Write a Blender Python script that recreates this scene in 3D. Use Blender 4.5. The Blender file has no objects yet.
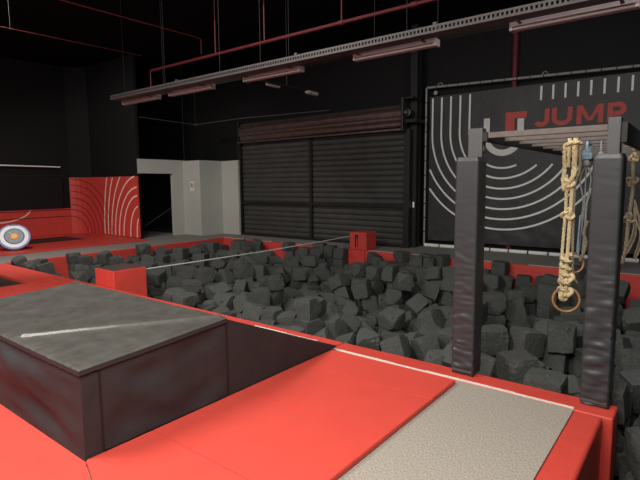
import bpy, bmesh, math, random
from mathutils import Vector, Matrix, Quaternion, noise
# each resting foam cube: size index, x, y, z in cm, rotation quaternion x, y, z in hundredths
CUBES = [
0,-120,434,-3,-66,24,66,2,-92,415,-8,4,-70,-4,0,-108,545,0,46,53,-46,1,-137,524,-6,-21,-66,-18,2,-169,512,-6,68,20,-68,2,-16,388,-25,-61,36,-36,1,-47,416,-3,-47,-56,45,
1,-328,580,-26,3,11,-75,3,-397,485,0,3,-71,-71,2,-33,504,-25,5,3,-96,3,-307,490,-29,-69,-3,-69,2,-115,549,-28,69,-72,0,3,-245,514,-31,-19,59,-67,0,-275,498,-35,84,-6,-52,
2,-216,655,-1,-62,35,62,2,-195,682,-13,68,0,24,2,-51,691,-8,57,16,67,1,-176,787,-7,-50,50,50,0,-375,509,-29,58,-52,-50,2,-281,605,-27,-7,-23,-9,2,-152,442,-13,30,-62,-48,
1,-482,474,-18,-13,8,6,3,-561,415,-2,-47,53,47,3,-395,483,-24,-70,8,70,3,-172,778,-32,20,68,-20,1,-332,664,-26,-26,-44,36,2,-701,559,-2,71,-3,-3,1,-780,514,-6,14,-98,-10,
1,-83,555,-26,20,68,68,1,-386,720,-2,23,-61,31,1,-463,714,-26,4,70,-70,0,-398,717,-29,42,57,51,2,-683,638,-2,-46,49,46,3,-265,807,-1,46,-52,49,3,-557,477,-16,62,-49,46,
3,-526,493,-16,12,-34,-64,0,-226,542,-27,-53,-41,-61,3,-568,602,-6,-36,61,36,0,-377,541,-32,14,42,14,0,-563,561,-22,-68,19,68,1,-40,572,-23,-2,-62,78,1,-635,479,-2,-83,-56,0,
2,-363,772,-29,50,78,-32,2,-228,858,-26,63,-31,63,1,-441,771,-1,-53,47,-47,1,-514,715,-17,-6,-22,-6,1,-66,603,-23,34,-51,59,0,-428,482,-25,-83,55,0,1,-455,478,-22,-47,-53,53,
2,-308,972,-7,-50,-50,-50,2,-601,508,-14,-17,-62,-75,3,-183,456,-15,6,43,88,0,-863,415,-2,-100,0,-1,3,-511,777,-4,57,43,43,0,-190,676,-39,-20,-75,-32,1,-270,572,-35,10,-92,-24,
2,-457,724,-51,62,19,35,0,-702,610,-16,-71,-21,-13,2,-591,417,-3,-52,-44,45,0,-399,875,-17,63,-72,26,0,-91,485,-37,-8,81,-55,0,-474,776,-6,45,-55,45,0,-503,710,-39,81,5,-54,
0,-649,758,-22,0,0,95,3,-208,469,-28,3,-71,3,2,-44,539,-27,-31,68,7,1,-46,428,-53,9,-2,-16,1,-343,793,-44,-70,-49,-52,2,-94,845,-3,69,63,-30,2,-432,971,-6,0,0,-79,
2,-627,811,-33,60,17,64,2,-670,670,-7,55,-44,-44,2,-227,789,-23,96,27,0,0,-572,602,-30,0,71,0,0,-53,419,-29,5,7,-97,2,-872,690,-5,69,15,15,1,-96,580,-7,-4,84,-52,
0,-1045,563,0,-4,71,15,3,-136,824,0,-32,-63,-32,3,-524,965,-1,-7,-70,-7,1,-1001,415,-4,5,66,4,2,-443,911,-24,-97,-22,-6,0,-741,563,-1,-68,-19,19,2,-214,654,-29,0,0,-97,
3,-656,606,-31,7,-39,-89,2,-977,713,-2,-40,-59,-40,0,-433,636,-46,10,33,-64,2,-1062,415,-2,4,-80,4,0,-16,422,-26,-27,-68,64,2,-600,675,-49,-66,23,19,2,-761,543,-24,63,-29,-41,
0,-837,710,-13,27,-89,12,1,-322,574,-52,7,2,75,2,-296,971,-33,71,1,-71,1,-475,772,-33,-8,-70,-8,0,-1079,532,-8,-52,-47,47,3,-674,828,-6,62,-34,62,1,-125,665,-24,-61,27,66,
0,-693,972,-9,-7,1,2,3,-49,637,-25,-68,23,-27,3,-339,437,-25,73,-47,-33,1,-472,936,-3,-7,-4,-56,1,-332,637,-47,6,82,-45,2,-263,970,-30,70,7,7,0,-336,482,-41,-55,-6,-82,
0,-340,808,-22,-68,-29,60,1,-1111,698,-1,2,100,0,0,-527,446,-27,-67,11,70,1,-784,521,-28,10,0,36,0,-200,909,-14,54,57,40,1,-271,634,-27,-60,-2,-7,1,-781,786,-3,65,28,-65,
2,-134,825,-24,17,69,-17,0,-433,743,-50,67,23,-69,1,-125,575,-12,-38,-39,-62,3,-988,554,-3,57,41,-57,3,-170,967,-3,-32,63,-63,0,-726,971,-5,54,-44,54,3,-997,826,-2,15,-99,0,
3,-1125,531,-4,-46,53,46,2,-19,416,-53,60,40,-56,3,-367,874,-9,75,-9,-64,2,-553,633,-57,83,15,42,3,-716,900,-3,4,-2,-34,3,-957,908,-2,-57,-41,41,3,-639,784,-43,30,-42,-70,
1,-1120,416,-2,-42,-40,-57,1,-965,957,-6,-43,-53,-39,3,-845,622,-8,7,-70,-70,0,-656,762,-48,-68,73,0,3,-410,511,-6,11,-70,11,3,-224,861,-52,-8,70,-70,3,-694,972,-33,47,-47,53,
0,-1038,702,-23,6,-70,-70,3,-136,756,-32,62,-72,28,0,-677,738,-29,-28,89,31,2,-303,618,-48,100,-8,0,3,-855,963,-3,45,-55,45,2,-747,904,-4,-3,71,-71,0,-370,419,-22,2,-70,-7,
3,-546,672,-45,-57,17,11,0,-379,588,-47,-11,1,-36,1,-447,942,-7,-39,-58,62,1,-698,803,-14,-87,29,-13,1,-477,686,-50,-14,18,13,1,-819,561,-6,-26,-66,66,2,-442,448,-31,-13,65,-73,
0,-991,905,-4,0,0,25,0,-228,621,-8,47,53,-47,1,-596,965,-15,-56,10,82,1,-801,853,-27,43,-87,-21,1,-1086,731,-12,24,54,6,3,-157,686,-33,64,-6,-72,3,-448,601,-44,-26,-68,-66,
0,-618,614,-27,-45,55,44,3,-890,797,-14,-95,-12,19,0,-727,969,-30,60,35,-63,2,-479,922,-27,-3,-8,-95,2,-363,563,-48,38,84,30,0,-528,706,-54,96,19,13,1,-1005,775,-9,0,0,47,
3,-559,448,-25,71,3,-71,1,-950,610,-23,-43,-57,-42,1,-49,727,-3,-24,-65,-31,0,-412,801,-36,84,-31,-34,0,-485,744,-26,0,0,4,3,-404,639,-60,-47,-29,-49,0,-779,703,-12,-30,-3,-92,
3,-1027,826,-3,-53,-41,47,1,-76,749,-25,-42,-78,44,1,-1035,536,-26,-65,-27,-65,3,-423,576,-45,-53,-77,8,0,-681,828,-30,42,-57,42,0,-266,801,-25,41,-59,-55,0,-650,840,-30,14,-22,76,
1,-1052,511,-23,36,-71,-48,2,-608,749,-53,43,-46,39,2,-590,713,-53,-64,73,10,0,-848,961,-27,0,0,-60,2,-756,968,-1,-70,-12,-70,1,-936,803,-19,-58,50,21,3,-51,670,-30,54,-58,41,
1,-166,824,-25,9,-70,9,0,-89,699,-6,-30,-64,64,1,-544,924,-22,-30,64,30,3,-407,669,-57,5,-81,-3,3,-233,578,-25,-23,69,25,3,-770,735,-10,-26,32,-76,2,-1032,657,-24,-49,-69,6,
1,-635,486,-26,57,-41,-41,1,-191,747,-54,-20,-93,-11,1,-707,751,-27,57,41,-57,2,-513,927,-24,6,70,70,0,-1122,531,-28,-45,54,-54,2,-571,947,-24,-3,27,96,3,-226,972,-28,0,0,99,
3,-517,742,-24,71,-4,71,0,-552,489,-38,72,-33,59,3,-306,659,-35,42,70,-57,0,-672,637,-28,33,63,-25,3,-552,728,-53,12,-70,18,3,-436,779,-25,67,23,-67,3,-684,775,-27,3,0,82,
3,-1101,668,-26,-53,50,60,1,-392,715,-56,2,69,-10,3,-390,858,-40,61,-67,33,0,-292,581,-55,-73,57,19,2,-473,884,-26,-98,-18,0,1,-110,750,-29,-20,3,66,2,-732,682,-6,26,92,31,
2,-465,971,-5,-48,56,51,3,-53,469,-26,91,42,1,1,-14,386,-52,58,41,-58,2,-574,841,-23,-97,23,-5,0,-369,749,-46,37,36,15,3,-123,495,-26,69,68,-26,2,-406,749,-25,-96,-27,-1,
3,-461,631,-46,78,20,59,0,-52,479,-52,-52,-48,-53,2,-865,894,-26,-12,-85,15,2,-322,454,-41,-18,46,27,1,-1086,439,-6,16,-69,16,3,-755,659,-23,61,79,0,0,-390,783,-48,-94,-33,0,
3,-1009,724,-24,24,67,67,3,-704,896,-27,-57,-36,-64,0,-568,600,-56,32,63,-32,0,-970,802,-25,4,100,-4,3,-670,557,-27,58,-46,-43,1,-1127,971,-31,-54,-48,53,2,-637,680,-25,67,-43,-32,
2,-1071,644,-32,68,69,25,2,-949,918,-28,55,-44,55,3,-1093,699,-23,71,10,-69,3,-633,648,-24,-81,58,-4,3,-900,642,-22,-6,-9,-78,2,-605,797,-60,93,-21,13,2,-649,902,-49,-35,-94,-1,
0,-1061,616,-28,-5,70,16,1,-1088,566,-19,-76,-52,-27,1,-582,477,-31,60,23,75,3,-717,778,-27,-9,9,-77,3,-80,659,-27,43,51,55,2,-926,854,-27,-26,34,82,2,-342,970,-27,0,0,62,
0,-772,865,-30,-66,24,66,1,-36,608,-23,0,71,0,2,-807,596,-25,-98,-22,0,3,-1055,450,-31,-20,40,1,1,-817,519,-29,0,-1,-48,3,-503,469,-39,-74,-64,23,1,-283,527,-48,-27,-95,15,
1,-483,815,-49,-64,18,-21,1,-483,746,-52,13,70,70,0,-599,849,-37,-16,-38,89,3,-1128,779,-26,11,-1,-2,2,-638,585,-43,-63,59,10,0,-958,643,-25,2,-3,-55,2,-854,860,-30,-47,-53,53,
2,-578,785,-48,-7,-97,-22,3,-680,584,-34,67,-36,40,2,-572,755,-60,-66,-58,-7,2,-481,576,-33,43,48,76,1,-703,560,-29,-59,-39,-59,3,-73,446,-36,-8,-40,-42,1,-576,684,-60,10,-51,-20,
1,-822,973,-24,73,2,69,2,-364,666,-50,38,60,-47,2,-554,811,-33,-13,-68,55,1,-240,939,-44,-34,35,-6,0,-742,874,-28,-70,-10,10,1,-1033,869,-9,-92,35,-13,3,-1025,791,-9,-4,-30,91,
2,-149,555,-26,74,-22,-33,2,-103,823,-28,0,0,61,3,-229,627,-32,-68,19,68,2,-396,421,-25,71,-3,-3,1,-83,558,-52,61,36,36,1,-687,933,-52,-78,-22,-59,2,-165,908,-25,14,-99,0,
2,-447,898,-54,70,-17,69,1,-1125,806,-24,15,-3,-3,0,-466,659,-56,-8,70,8,0,-403,512,-30,-49,51,49,3,-228,816,-56,66,-25,-25,3,-682,774,-52,54,47,-55,0,-739,751,-26,45,54,-45,
1,-345,772,-64,11,-48,53,2,-560,564,-50,0,0,-84,2,-293,688,-43,81,45,32,3,-975,480,-45,9,-61,-64,1,-563,879,-24,75,-7,-65,3,-1003,626,-31,-36,-12,-66,2,-520,740,-49,0,0,61,
2,-900,740,-26,-23,67,-67,1,-1014,506,-52,-73,55,-19,3,-809,507,-52,-5,-71,-5,0,-136,915,-4,48,-52,48,0,-189,849,-55,92,36,2,2,-369,816,-40,-76,-48,-37,3,-574,509,-26,46,-45,-58,
0,-131,705,-33,-38,-66,46,3,-167,524,-30,11,-70,11,0,-99,870,-23,68,-1,-2,3,-420,854,-51,-41,14,-72,2,-343,601,-50,-100,-1,0,3,-847,702,-43,-82,-47,-2,0,-692,612,-41,-32,-71,-47,
2,-773,528,-52,62,42,-61,3,-722,590,-26,55,-9,34,1,-837,544,-23,-26,71,30,3,-514,960,-26,60,80,0,0,-544,956,-28,52,-56,47,2,-758,971,-27,54,46,-54,0,-354,861,-28,-14,64,-8,
3,-558,422,-26,71,3,3,3,-403,756,-50,32,-64,30,1,-1036,957,-7,-83,56,-4,3,-898,891,-30,-85,-7,-48,2,-752,488,-55,-12,92,16,3,-478,780,-58,63,-32,63,1,-938,887,-34,-28,-19,-94,
2,-217,907,-38,-7,85,4,0,-668,675,-36,-35,93,11,0,-308,501,-52,17,-68,-7,2,-229,907,-61,-30,-51,-14,3,-571,908,-29,-14,5,-82,0,-511,891,-55,-76,37,38,0,-1062,678,-28,1,78,39,
1,-534,784,-32,78,-12,60,2,-995,778,-33,14,-69,14,3,-1037,635,-39,36,5,1,1,-224,786,-51,40,59,-40,2,-317,908,-32,78,41,-30,1,-1031,736,-26,0,0,-90,0,-1061,744,-29,-34,43,30,
3,-778,784,-30,-70,6,-6,0,-829,726,-35,68,-8,49,0,-121,466,-22,47,-52,47,2,-438,775,-49,34,62,-34,2,-436,835,-37,-60,49,-60,2,-82,631,-28,40,61,52,3,-536,520,-35,-18,25,-39,
3,-886,610,-37,-16,70,-4,0,-875,539,-23,62,-7,78,3,-1023,497,-30,40,-70,50,0,-117,584,-39,70,-31,-51,0,-1026,564,-27,-60,-27,-66,2,-1050,923,-40,52,-12,55,3,-861,780,-25,-13,-69,-13,
1,-295,806,-21,65,-12,-73,2,-661,712,-48,79,14,-39,0,-912,444,-24,-16,-55,-21,3,-990,915,-28,70,9,-70,3,-165,868,-32,-60,37,60,1,-642,856,-52,-60,4,69,1,-1124,705,-27,71,-5,-5,
2,-952,583,-27,-70,-11,11,0,-684,524,-34,38,62,-68,2,-483,964,-53,96,28,-8,3,-377,617,-72,-97,-11,-6,2,-1124,890,-24,-44,53,46,2,-285,774,-13,27,-43,64,2,-229,686,-13,15,-83,-6,
0,-169,962,-29,8,100,0,3,-610,968,-37,22,73,-39,1,-414,895,-42,-11,-31,-70,2,-806,632,-22,51,56,49,3,-207,701,-51,47,53,-13,2,-953,617,-78,-55,-44,-55,3,-301,925,-47,37,-2,-60,
1,-705,862,-33,-83,44,-35,3,-280,714,-36,97,-23,4,3,-895,671,-26,-23,67,-67,1,-1090,471,-44,28,-89,-18,2,-454,937,-33,-70,-17,-68,0,-916,919,-28,-70,-6,-70,1,-318,868,-31,-66,59,20,
3,-1072,822,-22,2,1,100,1,-509,770,-29,1,-1,98,3,-1100,768,-37,-35,-62,-68,1,-783,732,-41,-39,46,-75,1,-431,664,-67,-27,-43,-67,0,-844,622,-34,0,0,78,0,-1055,571,-26,12,-2,95,
2,-39,512,-53,70,-26,-24,3,-137,521,-32,53,-47,53,3,-1068,536,-32,35,-61,35,2,-694,966,-57,-68,27,66,2,-500,668,-65,-10,-84,-50,1,-816,556,-59,0,71,0,1,-253,831,-74,44,-55,44,
2,-659,834,-70,15,68,39,2,-389,935,-25,-52,-62,18,0,-389,897,-30,49,19,82,3,-941,969,-32,61,35,-61,2,-904,815,-32,-38,15,84,2,-1028,824,-29,-33,65,37,2,-926,792,-42,-84,22,49,
2,-930,722,-37,-3,33,-16,3,-971,716,-26,24,-66,24,2,-587,633,-69,41,-69,-19,3,-691,657,-31,66,24,-66,2,-239,518,-57,44,-66,-56,2,-951,494,-55,-48,-83,25,0,-300,969,-59,-71,3,71,
3,-734,958,-54,-69,10,71,3,-811,743,-52,20,-68,-68,1,-752,653,-50,53,-46,54,2,-1031,532,-53,-71,-7,-70,0,-217,862,-78,6,70,-6,2,-453,725,-78,-53,32,-46,3,1,187,-106,46,53,-46,
3,42,182,-106,69,-14,69,1,77,206,-106,-72,-69,0,2,126,183,-104,69,15,-69,2,171,184,-102,0,0,12,0,-1,222,-104,0,0,19,2,38,212,-104,70,-10,70,3,79,233,-104,46,-54,-54,
0,125,223,-104,-44,-56,-44,2,170,217,-104,15,-69,15,2,16,266,-102,-85,52,0,3,53,263,-103,0,0,5,3,79,267,-103,0,0,-97,0,121,262,-104,18,-68,-68,3,167,272,-106,30,64,-30,
3,1,308,-106,62,-34,62,3,44,321,-104,-61,36,-36,3,82,311,-106,69,15,-69,1,124,314,-106,0,0,-98,0,164,309,-104,-52,47,-47,0,-10,356,-104,0,0,-35,0,39,368,-104,-58,41,58,
0,80,343,-104,0,0,-100,1,119,346,-104,42,-57,-57,2,150,348,-104,-7,-70,-7,2,-8,389,-102,0,0,99,0,46,411,-104,6,-71,-70,3,76,395,-104,54,-45,-45,0,126,392,-104,62,-33,62,
3,176,389,-103,75,67,0,0,-1123,433,-104,53,47,-53,2,-1081,438,-103,-70,11,-11,0,-1029,427,-104,8,70,-8,0,-984,436,-104,70,8,-70,2,-943,429,-104,-45,-54,-45,3,-897,432,-104,15,69,69,
1,-864,441,-103,-48,52,48,2,-820,435,-104,66,-26,66,0,-693,447,-104,1,-71,1,0,-656,437,-104,-42,57,42,0,-608,432,-104,0,0,41,0,-567,436,-104,-67,22,-22,1,-515,439,-104,-8,71,-70,
3,-483,451,-106,70,5,-70,3,-426,446,-106,43,-56,43,1,-382,434,-104,8,-70,-70,3,-334,432,-106,51,49,-51,2,-301,437,-104,29,-65,29,0,-244,438,-104,0,0,-93,1,-210,438,-103,-60,-38,-60,
3,-167,450,-106,57,-42,57,1,-128,433,-104,-29,65,-65,3,-85,440,-106,6,-70,6,1,-32,446,-103,44,55,-44,0,3,443,-104,-64,-29,-64,0,46,447,-104,61,-35,61,2,87,447,-104,69,-13,70,
0,124,439,-104,7,-70,-70,1,171,432,-104,45,-55,-55,2,-1118,466,-103,39,59,59,1,-1068,489,-106,-47,88,0,3,-1043,472,-103,0,0,7,2,-979,470,-104,64,30,30,1,-939,493,-104,51,-49,-49,
1,-910,477,-104,-37,-60,60,1,-852,496,-106,-73,-68,0,0,-824,469,-104,71,1,-71,0,-686,481,-104,-70,-12,-70,0,-651,478,-104,2,71,71,1,-604,493,-104,10,70,70,2,-568,475,-104,1,-71,1,
1,-518,474,-104,-60,-38,38,2,-465,486,-102,0,0,98,0,-432,489,-104,14,-69,-69,1,-396,483,-103,46,54,-46,0,-357,484,-104,4,100,0,0,-261,491,-104,-57,-82,0,3,-213,469,-104,-34,62,-62,
3,-169,479,-104,33,63,63,1,-130,475,-103,29,65,-29,3,-40,476,-104,36,-61,-61,3,4,488,-103,-45,89,0,2,42,494,-104,63,32,-63,1,77,485,-104,-67,-22,22,2,128,476,-102,-57,82,0,
2,168,470,-103,28,-65,-65,1,-1122,531,-104,-51,-49,49,0,-1081,529,-104,-46,54,46,1,-1031,528,-106,79,-61,0,0,-984,520,-104,69,17,-69,3,-941,526,-106,66,24,-66,3,-904,524,-103,-59,-81,0,
0,-860,525,-104,0,0,-78,2,-812,511,-104,-71,5,71,0,-770,533,-104,-17,-69,-17,2,-734,533,-104,69,-15,69,2,-691,527,-102,-99,-11,0,0,-650,529,-104,-92,39,0,0,-604,524,-104,59,-39,59,
0,-563,539,-104,49,-51,49,2,-519,530,-104,-70,-6,-70,1,-470,527,-103,59,39,-59,3,-400,525,-106,-56,44,56,0,-342,526,-104,-63,32,63,1,-307,536,-103,56,-43,56,2,-263,529,-103,71,-4,-4,
0,-201,518,-104,21,-67,-67,3,-169,531,-106,69,17,-69,2,-133,526,-104,70,-6,70,1,-83,532,-106,0,0,-79,0,-43,526,-104,17,-69,-69,2,-5,526,-102,-31,95,0,0,41,528,-104,10,-70,10,
3,73,525,-106,-3,-71,-3,1,126,528,-103,-28,-65,-28,3,162,522,-104,-39,-59,59,2,-1116,564,-98,-23,24,65,0,-1081,567,-104,41,58,-41,3,-1034,560,-106,32,63,-32,2,-987,561,-103,69,14,14,
3,-943,570,-104,28,65,65,2,-916,560,-103,-70,13,-13,0,-857,568,-104,0,0,84,3,-819,567,-106,-34,-62,-34,1,-788,568,-103,21,-68,21,1,-731,567,-106,0,0,-95,1,-693,570,-104,32,-63,-63,
0,-646,571,-104,30,64,-30,1,-610,557,-104,68,20,20,0,-564,577,-104,-4,100,0,1,-515,573,-106,-99,17,0,0,-476,562,-104,64,-31,64,1,-426,567,-106,0,0,-10,0,-398,563,-104,-76,-65,0,
1,-336,573,-104,37,-60,-60,1,-285,578,-104,52,48,48,1,-254,570,-103,67,-21,67,3,-215,561,-104,-29,65,-65,1,-171,566,-103,-64,30,64,1,-122,560,-104,17,-69,-69,0,-82,563,-104,71,-1,71,
2,-53,572,-103,-7,-70,70,2,-3,567,-103,45,55,55,3,30,565,-104,-71,5,-5,0,89,563,-104,20,-68,-68,2,123,570,-104,-70,12,70,0,164,557,-104,0,0,-74,3,-1124,619,-103,0,0,-16,
0,-1078,610,-104,39,92,0,3,-1029,602,-104,44,56,56,1,-990,592,-104,36,61,61,3,-949,610,-104,-21,68,-68,2,-893,607,-102,-4,100,0,3,-848,611,-106,-23,67,23,3,-810,597,-103,0,0,-67,
0,-776,611,-104,-65,-29,-65,3,-722,616,-104,-14,-69,69,3,-689,602,-106,-60,-38,-60,0,-641,603,-100,53,-3,85,3,-609,616,-103,0,0,-67,2,-568,614,-104,-27,65,27,1,-517,604,-100,-7,-29,-23,
3,-481,611,-104,-68,-20,20,2,-428,601,-104,-52,48,52,0,-389,607,-104,-12,70,-70,1,-336,604,-104,42,-57,-57,0,-304,605,-104,65,27,27,2,-257,611,-104,-66,24,66,3,-219,606,-106,59,-40,59,
1,-182,596,-106,0,0,-55,0,-131,615,-104,-37,-60,60,0,-86,607,-104,34,62,-34,2,-50,608,-104,12,-70,12,0,-4,608,-104,-69,17,69,1,35,603,-103,30,64,-30,1,84,598,-103,-68,-20,-68,
0,117,603,-104,48,-52,48,0,170,616,-99,24,-34,53,2,-1126,650,-103,-71,0,0,0,-1087,649,-104,65,29,-65,2,-1029,667,-104,67,24,-67,2,-991,631,-103,50,50,50,2,-823,657,-104,-58,-41,-58,
3,-776,648,-106,68,-18,68,0,-741,653,-104,22,67,67,3,-689,651,-103,0,0,39,1,-656,654,-106,0,0,-62,1,-609,646,-103,-56,-44,-56,0,-552,656,-104,40,-59,-59,3,-526,646,-106,33,-62,33,
2,-439,655,-102,0,0,87,2,-389,654,-104,71,5,-71,3,-348,665,-104,-51,49,-49,1,-301,650,-103,50,-50,50,3,-256,654,-104,-64,-31,31,0,-219,651,-104,1,-71,1,0,-183,659,-104,-37,-61,-37,
3,-136,654,-106,-52,-48,-52,1,-85,656,-104,65,-28,-28,0,-54,656,-104,-71,2,71,1,3,660,-106,0,0,-95,1,37,655,-103,39,-59,39,0,91,638,-104,0,0,-100,3,127,652,-106,-46,54,46,
2,169,650,-102,-81,-58,0,1,-1113,699,-103,10,-70,10,3,-1079,695,-104,-19,-68,68,1,-1033,702,-103,16,69,-16,3,-978,707,-104,67,-23,-23,2,-942,683,-104,65,27,-65,1,-894,693,-103,67,23,-67,
1,-859,694,-103,-70,-6,-70,1,-829,691,-106,-100,-6,0,1,-769,676,-106,0,0,47,1,-736,696,-103,-64,29,64,0,-696,693,-104,-58,40,58,1,-652,708,-106,0,0,1,3,-598,697,-106,60,37,-60,
1,-554,689,-103,-66,-25,-66,0,-503,702,-104,67,-24,67,0,-471,697,-104,-54,46,54,2,-439,701,-104,59,38,-59,3,-391,692,-106,70,7,-70,3,-344,695,-106,-33,-63,-33,0,-290,692,-104,34,-94,0,
3,-252,696,-103,89,-45,0,1,-216,683,-106,0,0,-88,1,-163,690,-106,0,0,-71,0,-131,686,-104,-22,-67,-22,1,-97,696,-106,-76,-65,0,2,-54,694,-104,-67,23,67,0,-14,703,-104,18,-68,18,
0,34,702,-104,-23,97,0,1,76,704,-103,-68,18,68,0,131,695,-104,-63,-32,-63,3,170,699,-106,56,43,-56,3,-1125,747,-103,0,0,14,3,-1066,738,-106,-36,-61,-36,3,-937,734,-106,41,-57,41,
1,-905,731,-106,0,0,92,0,-857,745,-104,20,68,-20,0,-819,737,-104,-62,-34,-62,0,-779,742,-104,16,69,-16,0,-740,740,-104,48,-52,48,3,-695,739,-106,68,20,-68,3,-628,752,-103,-86,51,0,
0,-596,732,-104,0,0,92,2,-559,751,-104,-44,-56,-44,2,-525,751,-103,-42,57,-57,2,-484,740,-104,-10,-70,-10,1,-429,742,-103,-71,-3,-71,1,-395,745,-103,-70,-6,-70,2,-351,729,-104,-1,71,1,
1,-311,734,-100,-3,-51,86,0,-264,740,-104,71,-5,71,2,-222,736,-100,39,59,69,0,-168,731,-104,71,2,-71,2,-131,743,-104,-41,58,41,0,-83,736,-104,-44,-55,-44,2,-41,749,-104,64,30,-64,
0,-11,738,-104,0,0,90,1,48,740,-106,0,0,97,2,86,750,-103,-37,60,-60,3,131,729,-106,69,-17,69,0,171,748,-104,20,-68,20,0,-1122,785,-104,-69,15,-15,1,-1074,788,-103,-41,-57,-41,
1,-1036,786,-104,-70,6,-6,0,-992,773,-104,16,69,-16,1,-940,774,-104,-23,67,-67,0,-894,772,-104,-58,-40,40,1,-819,780,-103,44,-55,44,0,-775,789,-104,-30,-64,-30,0,-744,778,-104,71,-3,-3,
3,-698,780,-103,0,0,-36,1,-645,771,-103,60,-38,60,3,-590,775,-106,41,57,-41,3,-559,785,-106,-62,-35,-62,1,-524,782,-103,66,24,-66,3,-478,783,-106,6,70,-6,2,-429,774,-103,62,34,34,
1,-392,778,-103,-31,63,31,2,-344,773,-104,29,-64,29,1,-300,775,-103,70,-7,70,0,-260,789,-104,-15,69,15,0,-218,783,-104,15,-69,15,0,-175,771,-104,66,-25,-25,0,-131,792,-104,56,43,-56,
2,-101,779,-98,65,-71,18,3,-46,784,-104,52,47,47,1,-1,780,-103,5,-70,5,2,34,777,-104,47,-53,47,2,77,784,-104,-41,58,41,3,123,786,-104,60,38,38,1,169,786,-103,-66,-25,-66,
2,-1111,821,-102,0,0,-72,2,-1073,819,-102,0,0,33,0,-1033,822,-104,-71,-2,-71,1,-993,827,-103,65,-28,65,2,-950,815,-104,-18,-68,-18,1,-909,825,-103,59,-39,59,3,-866,822,-106,-30,-64,-30,
1,-822,834,-103,66,-16,-18,3,-766,834,-106,-14,69,14,0,-720,832,-104,0,0,4,0,-683,814,-104,71,3,3,1,-647,834,-103,-18,68,18,0,-568,832,-104,59,-40,59,2,-519,814,-104,-22,-67,-22,
0,-477,833,-104,67,-23,67,1,-433,829,-103,17,69,-17,2,-386,825,-104,8,-70,8,1,-348,818,-103,35,62,-35,3,-314,826,-104,-53,-47,48,2,-260,827,-102,0,0,17,3,-223,823,-106,-66,25,66,
2,-126,828,-104,19,68,-19,1,-87,816,-106,0,0,56,0,-43,833,-104,0,0,7,2,-11,817,-103,7,70,70,2,46,830,-104,-4,71,4,3,79,831,-104,1,71,71,3,126,832,-106,-56,43,56,
0,166,840,-104,56,-83,0,1,-1122,858,-104,-57,-42,42,3,-1075,865,-106,-38,60,38,0,-1031,871,-104,40,-58,-58,2,-991,867,-104,2,-71,2,0,-954,885,-104,-7,-70,70,0,-886,881,-104,-75,66,0,
0,-859,869,-104,46,53,-46,3,-816,866,-106,47,53,-47,0,-784,871,-104,-22,98,0,2,-730,867,-104,61,-35,61,1,-692,868,-106,0,0,-37,0,-640,866,-104,-27,-65,65,1,-603,858,-103,-10,70,10,
1,-558,866,-103,-57,41,57,2,-525,857,-103,70,9,9,1,-475,866,-103,56,-43,56,0,-436,860,-104,-40,59,40,2,-393,862,-104,41,58,-41,3,-353,878,-106,-33,-63,-33,1,-293,861,-103,69,-14,69,
1,-251,857,-106,0,0,-100,0,-221,857,-104,82,-57,0,0,-170,868,-104,50,50,-50,1,-132,863,-103,-71,-2,-71,2,-86,860,-104,-68,20,68,3,-50,876,-106,67,24,-67,0,-11,872,-104,42,57,57,
2,46,861,-104,-71,4,71,0,90,866,-104,-100,5,0,3,125,871,-106,-11,70,11,1,168,871,-103,64,-29,64,3,-1123,912,-104,-34,62,-62,0,-1079,926,-104,-33,-63,-33,2,-1024,909,-104,1,71,-1,
2,-990,911,-104,-33,63,33,1,-942,914,-103,26,-66,26,2,-906,913,-104,-6,-70,-6,1,-865,912,-103,21,68,-21,0,-810,911,-104,50,-86,0,2,-775,907,-102,90,43,0,2,-734,910,-104,-34,62,34,
1,-688,911,-103,25,-66,25,2,-653,907,-103,25,66,66,1,-607,911,-104,-56,43,-43,2,-552,912,-102,98,20,0,1,-515,916,-103,42,57,-42,0,-476,896,-104,0,0,74,1,-436,910,-106,100,0,0,
2,-386,927,-104,-14,69,14,2,-345,912,-104,42,57,57,1,-307,906,-103,65,28,-65,2,-263,912,-104,-7,70,7,0,-218,913,-104,-66,-25,-66,3,-175,913,-106,-70,9,70,3,-127,909,-106,0,-71,0,
1,-82,901,-104,-65,28,-28,3,-44,915,-106,-17,-69,-17,0,-6,912,-104,5,-70,5,3,42,911,-103,100,7,0,2,79,901,-104,-21,68,21,2,119,903,-104,-71,0,71,2,154,906,-103,15,-69,-69,
1,-1121,960,-103,30,64,-30,2,-1068,960,-104,-59,-39,-59,3,-1032,952,-106,9,-70,9,2,-994,951,-102,0,0,-31,2,-950,962,-104,-58,-40,-58,0,-909,948,-104,0,0,45,0,-864,959,-104,-69,-14,-69,
0,-822,962,-104,-39,59,39,1,-773,956,-106,0,0,-69,0,-740,952,-104,13,-69,-69,3,-685,941,-106,70,-11,70,1,-656,947,-103,69,-15,69,2,-621,948,-104,14,-69,14,0,-553,964,-104,1,-71,1,
1,-520,954,-104,62,35,35,2,-484,948,-103,10,-70,-70,3,-439,961,-106,-40,-58,-40,3,-377,963,-106,-35,-61,-35,1,-338,962,-106,98,22,0,3,-303,958,-106,31,63,-31,0,-260,968,-104,29,-96,0,
3,-218,956,-106,48,52,-48,0,-165,959,-104,-68,20,-20,2,-130,957,-104,56,-43,56,1,-97,965,-99,70,-12,-44,3,-55,945,-103,-54,-84,0,3,7,963,-103,0,0,17,1,51,959,-104,-49,-51,51,
1,79,955,-103,-40,59,40,0,127,965,-104,-69,-16,-69,0,165,959,-104,43,56,56,2,-2,191,-82,47,-53,-53,1,34,191,-78,19,68,-2,1,75,177,-103,-56,-43,-56,0,108,173,-78,71,0,71,
2,147,178,-76,70,-17,-9,0,4,230,-78,-69,16,69,3,35,240,-82,96,-19,-2,0,73,230,-78,64,-31,64,3,109,239,-80,69,-14,69,0,177,237,-78,-5,0,0,0,19,280,-70,67,68,21,
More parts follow.
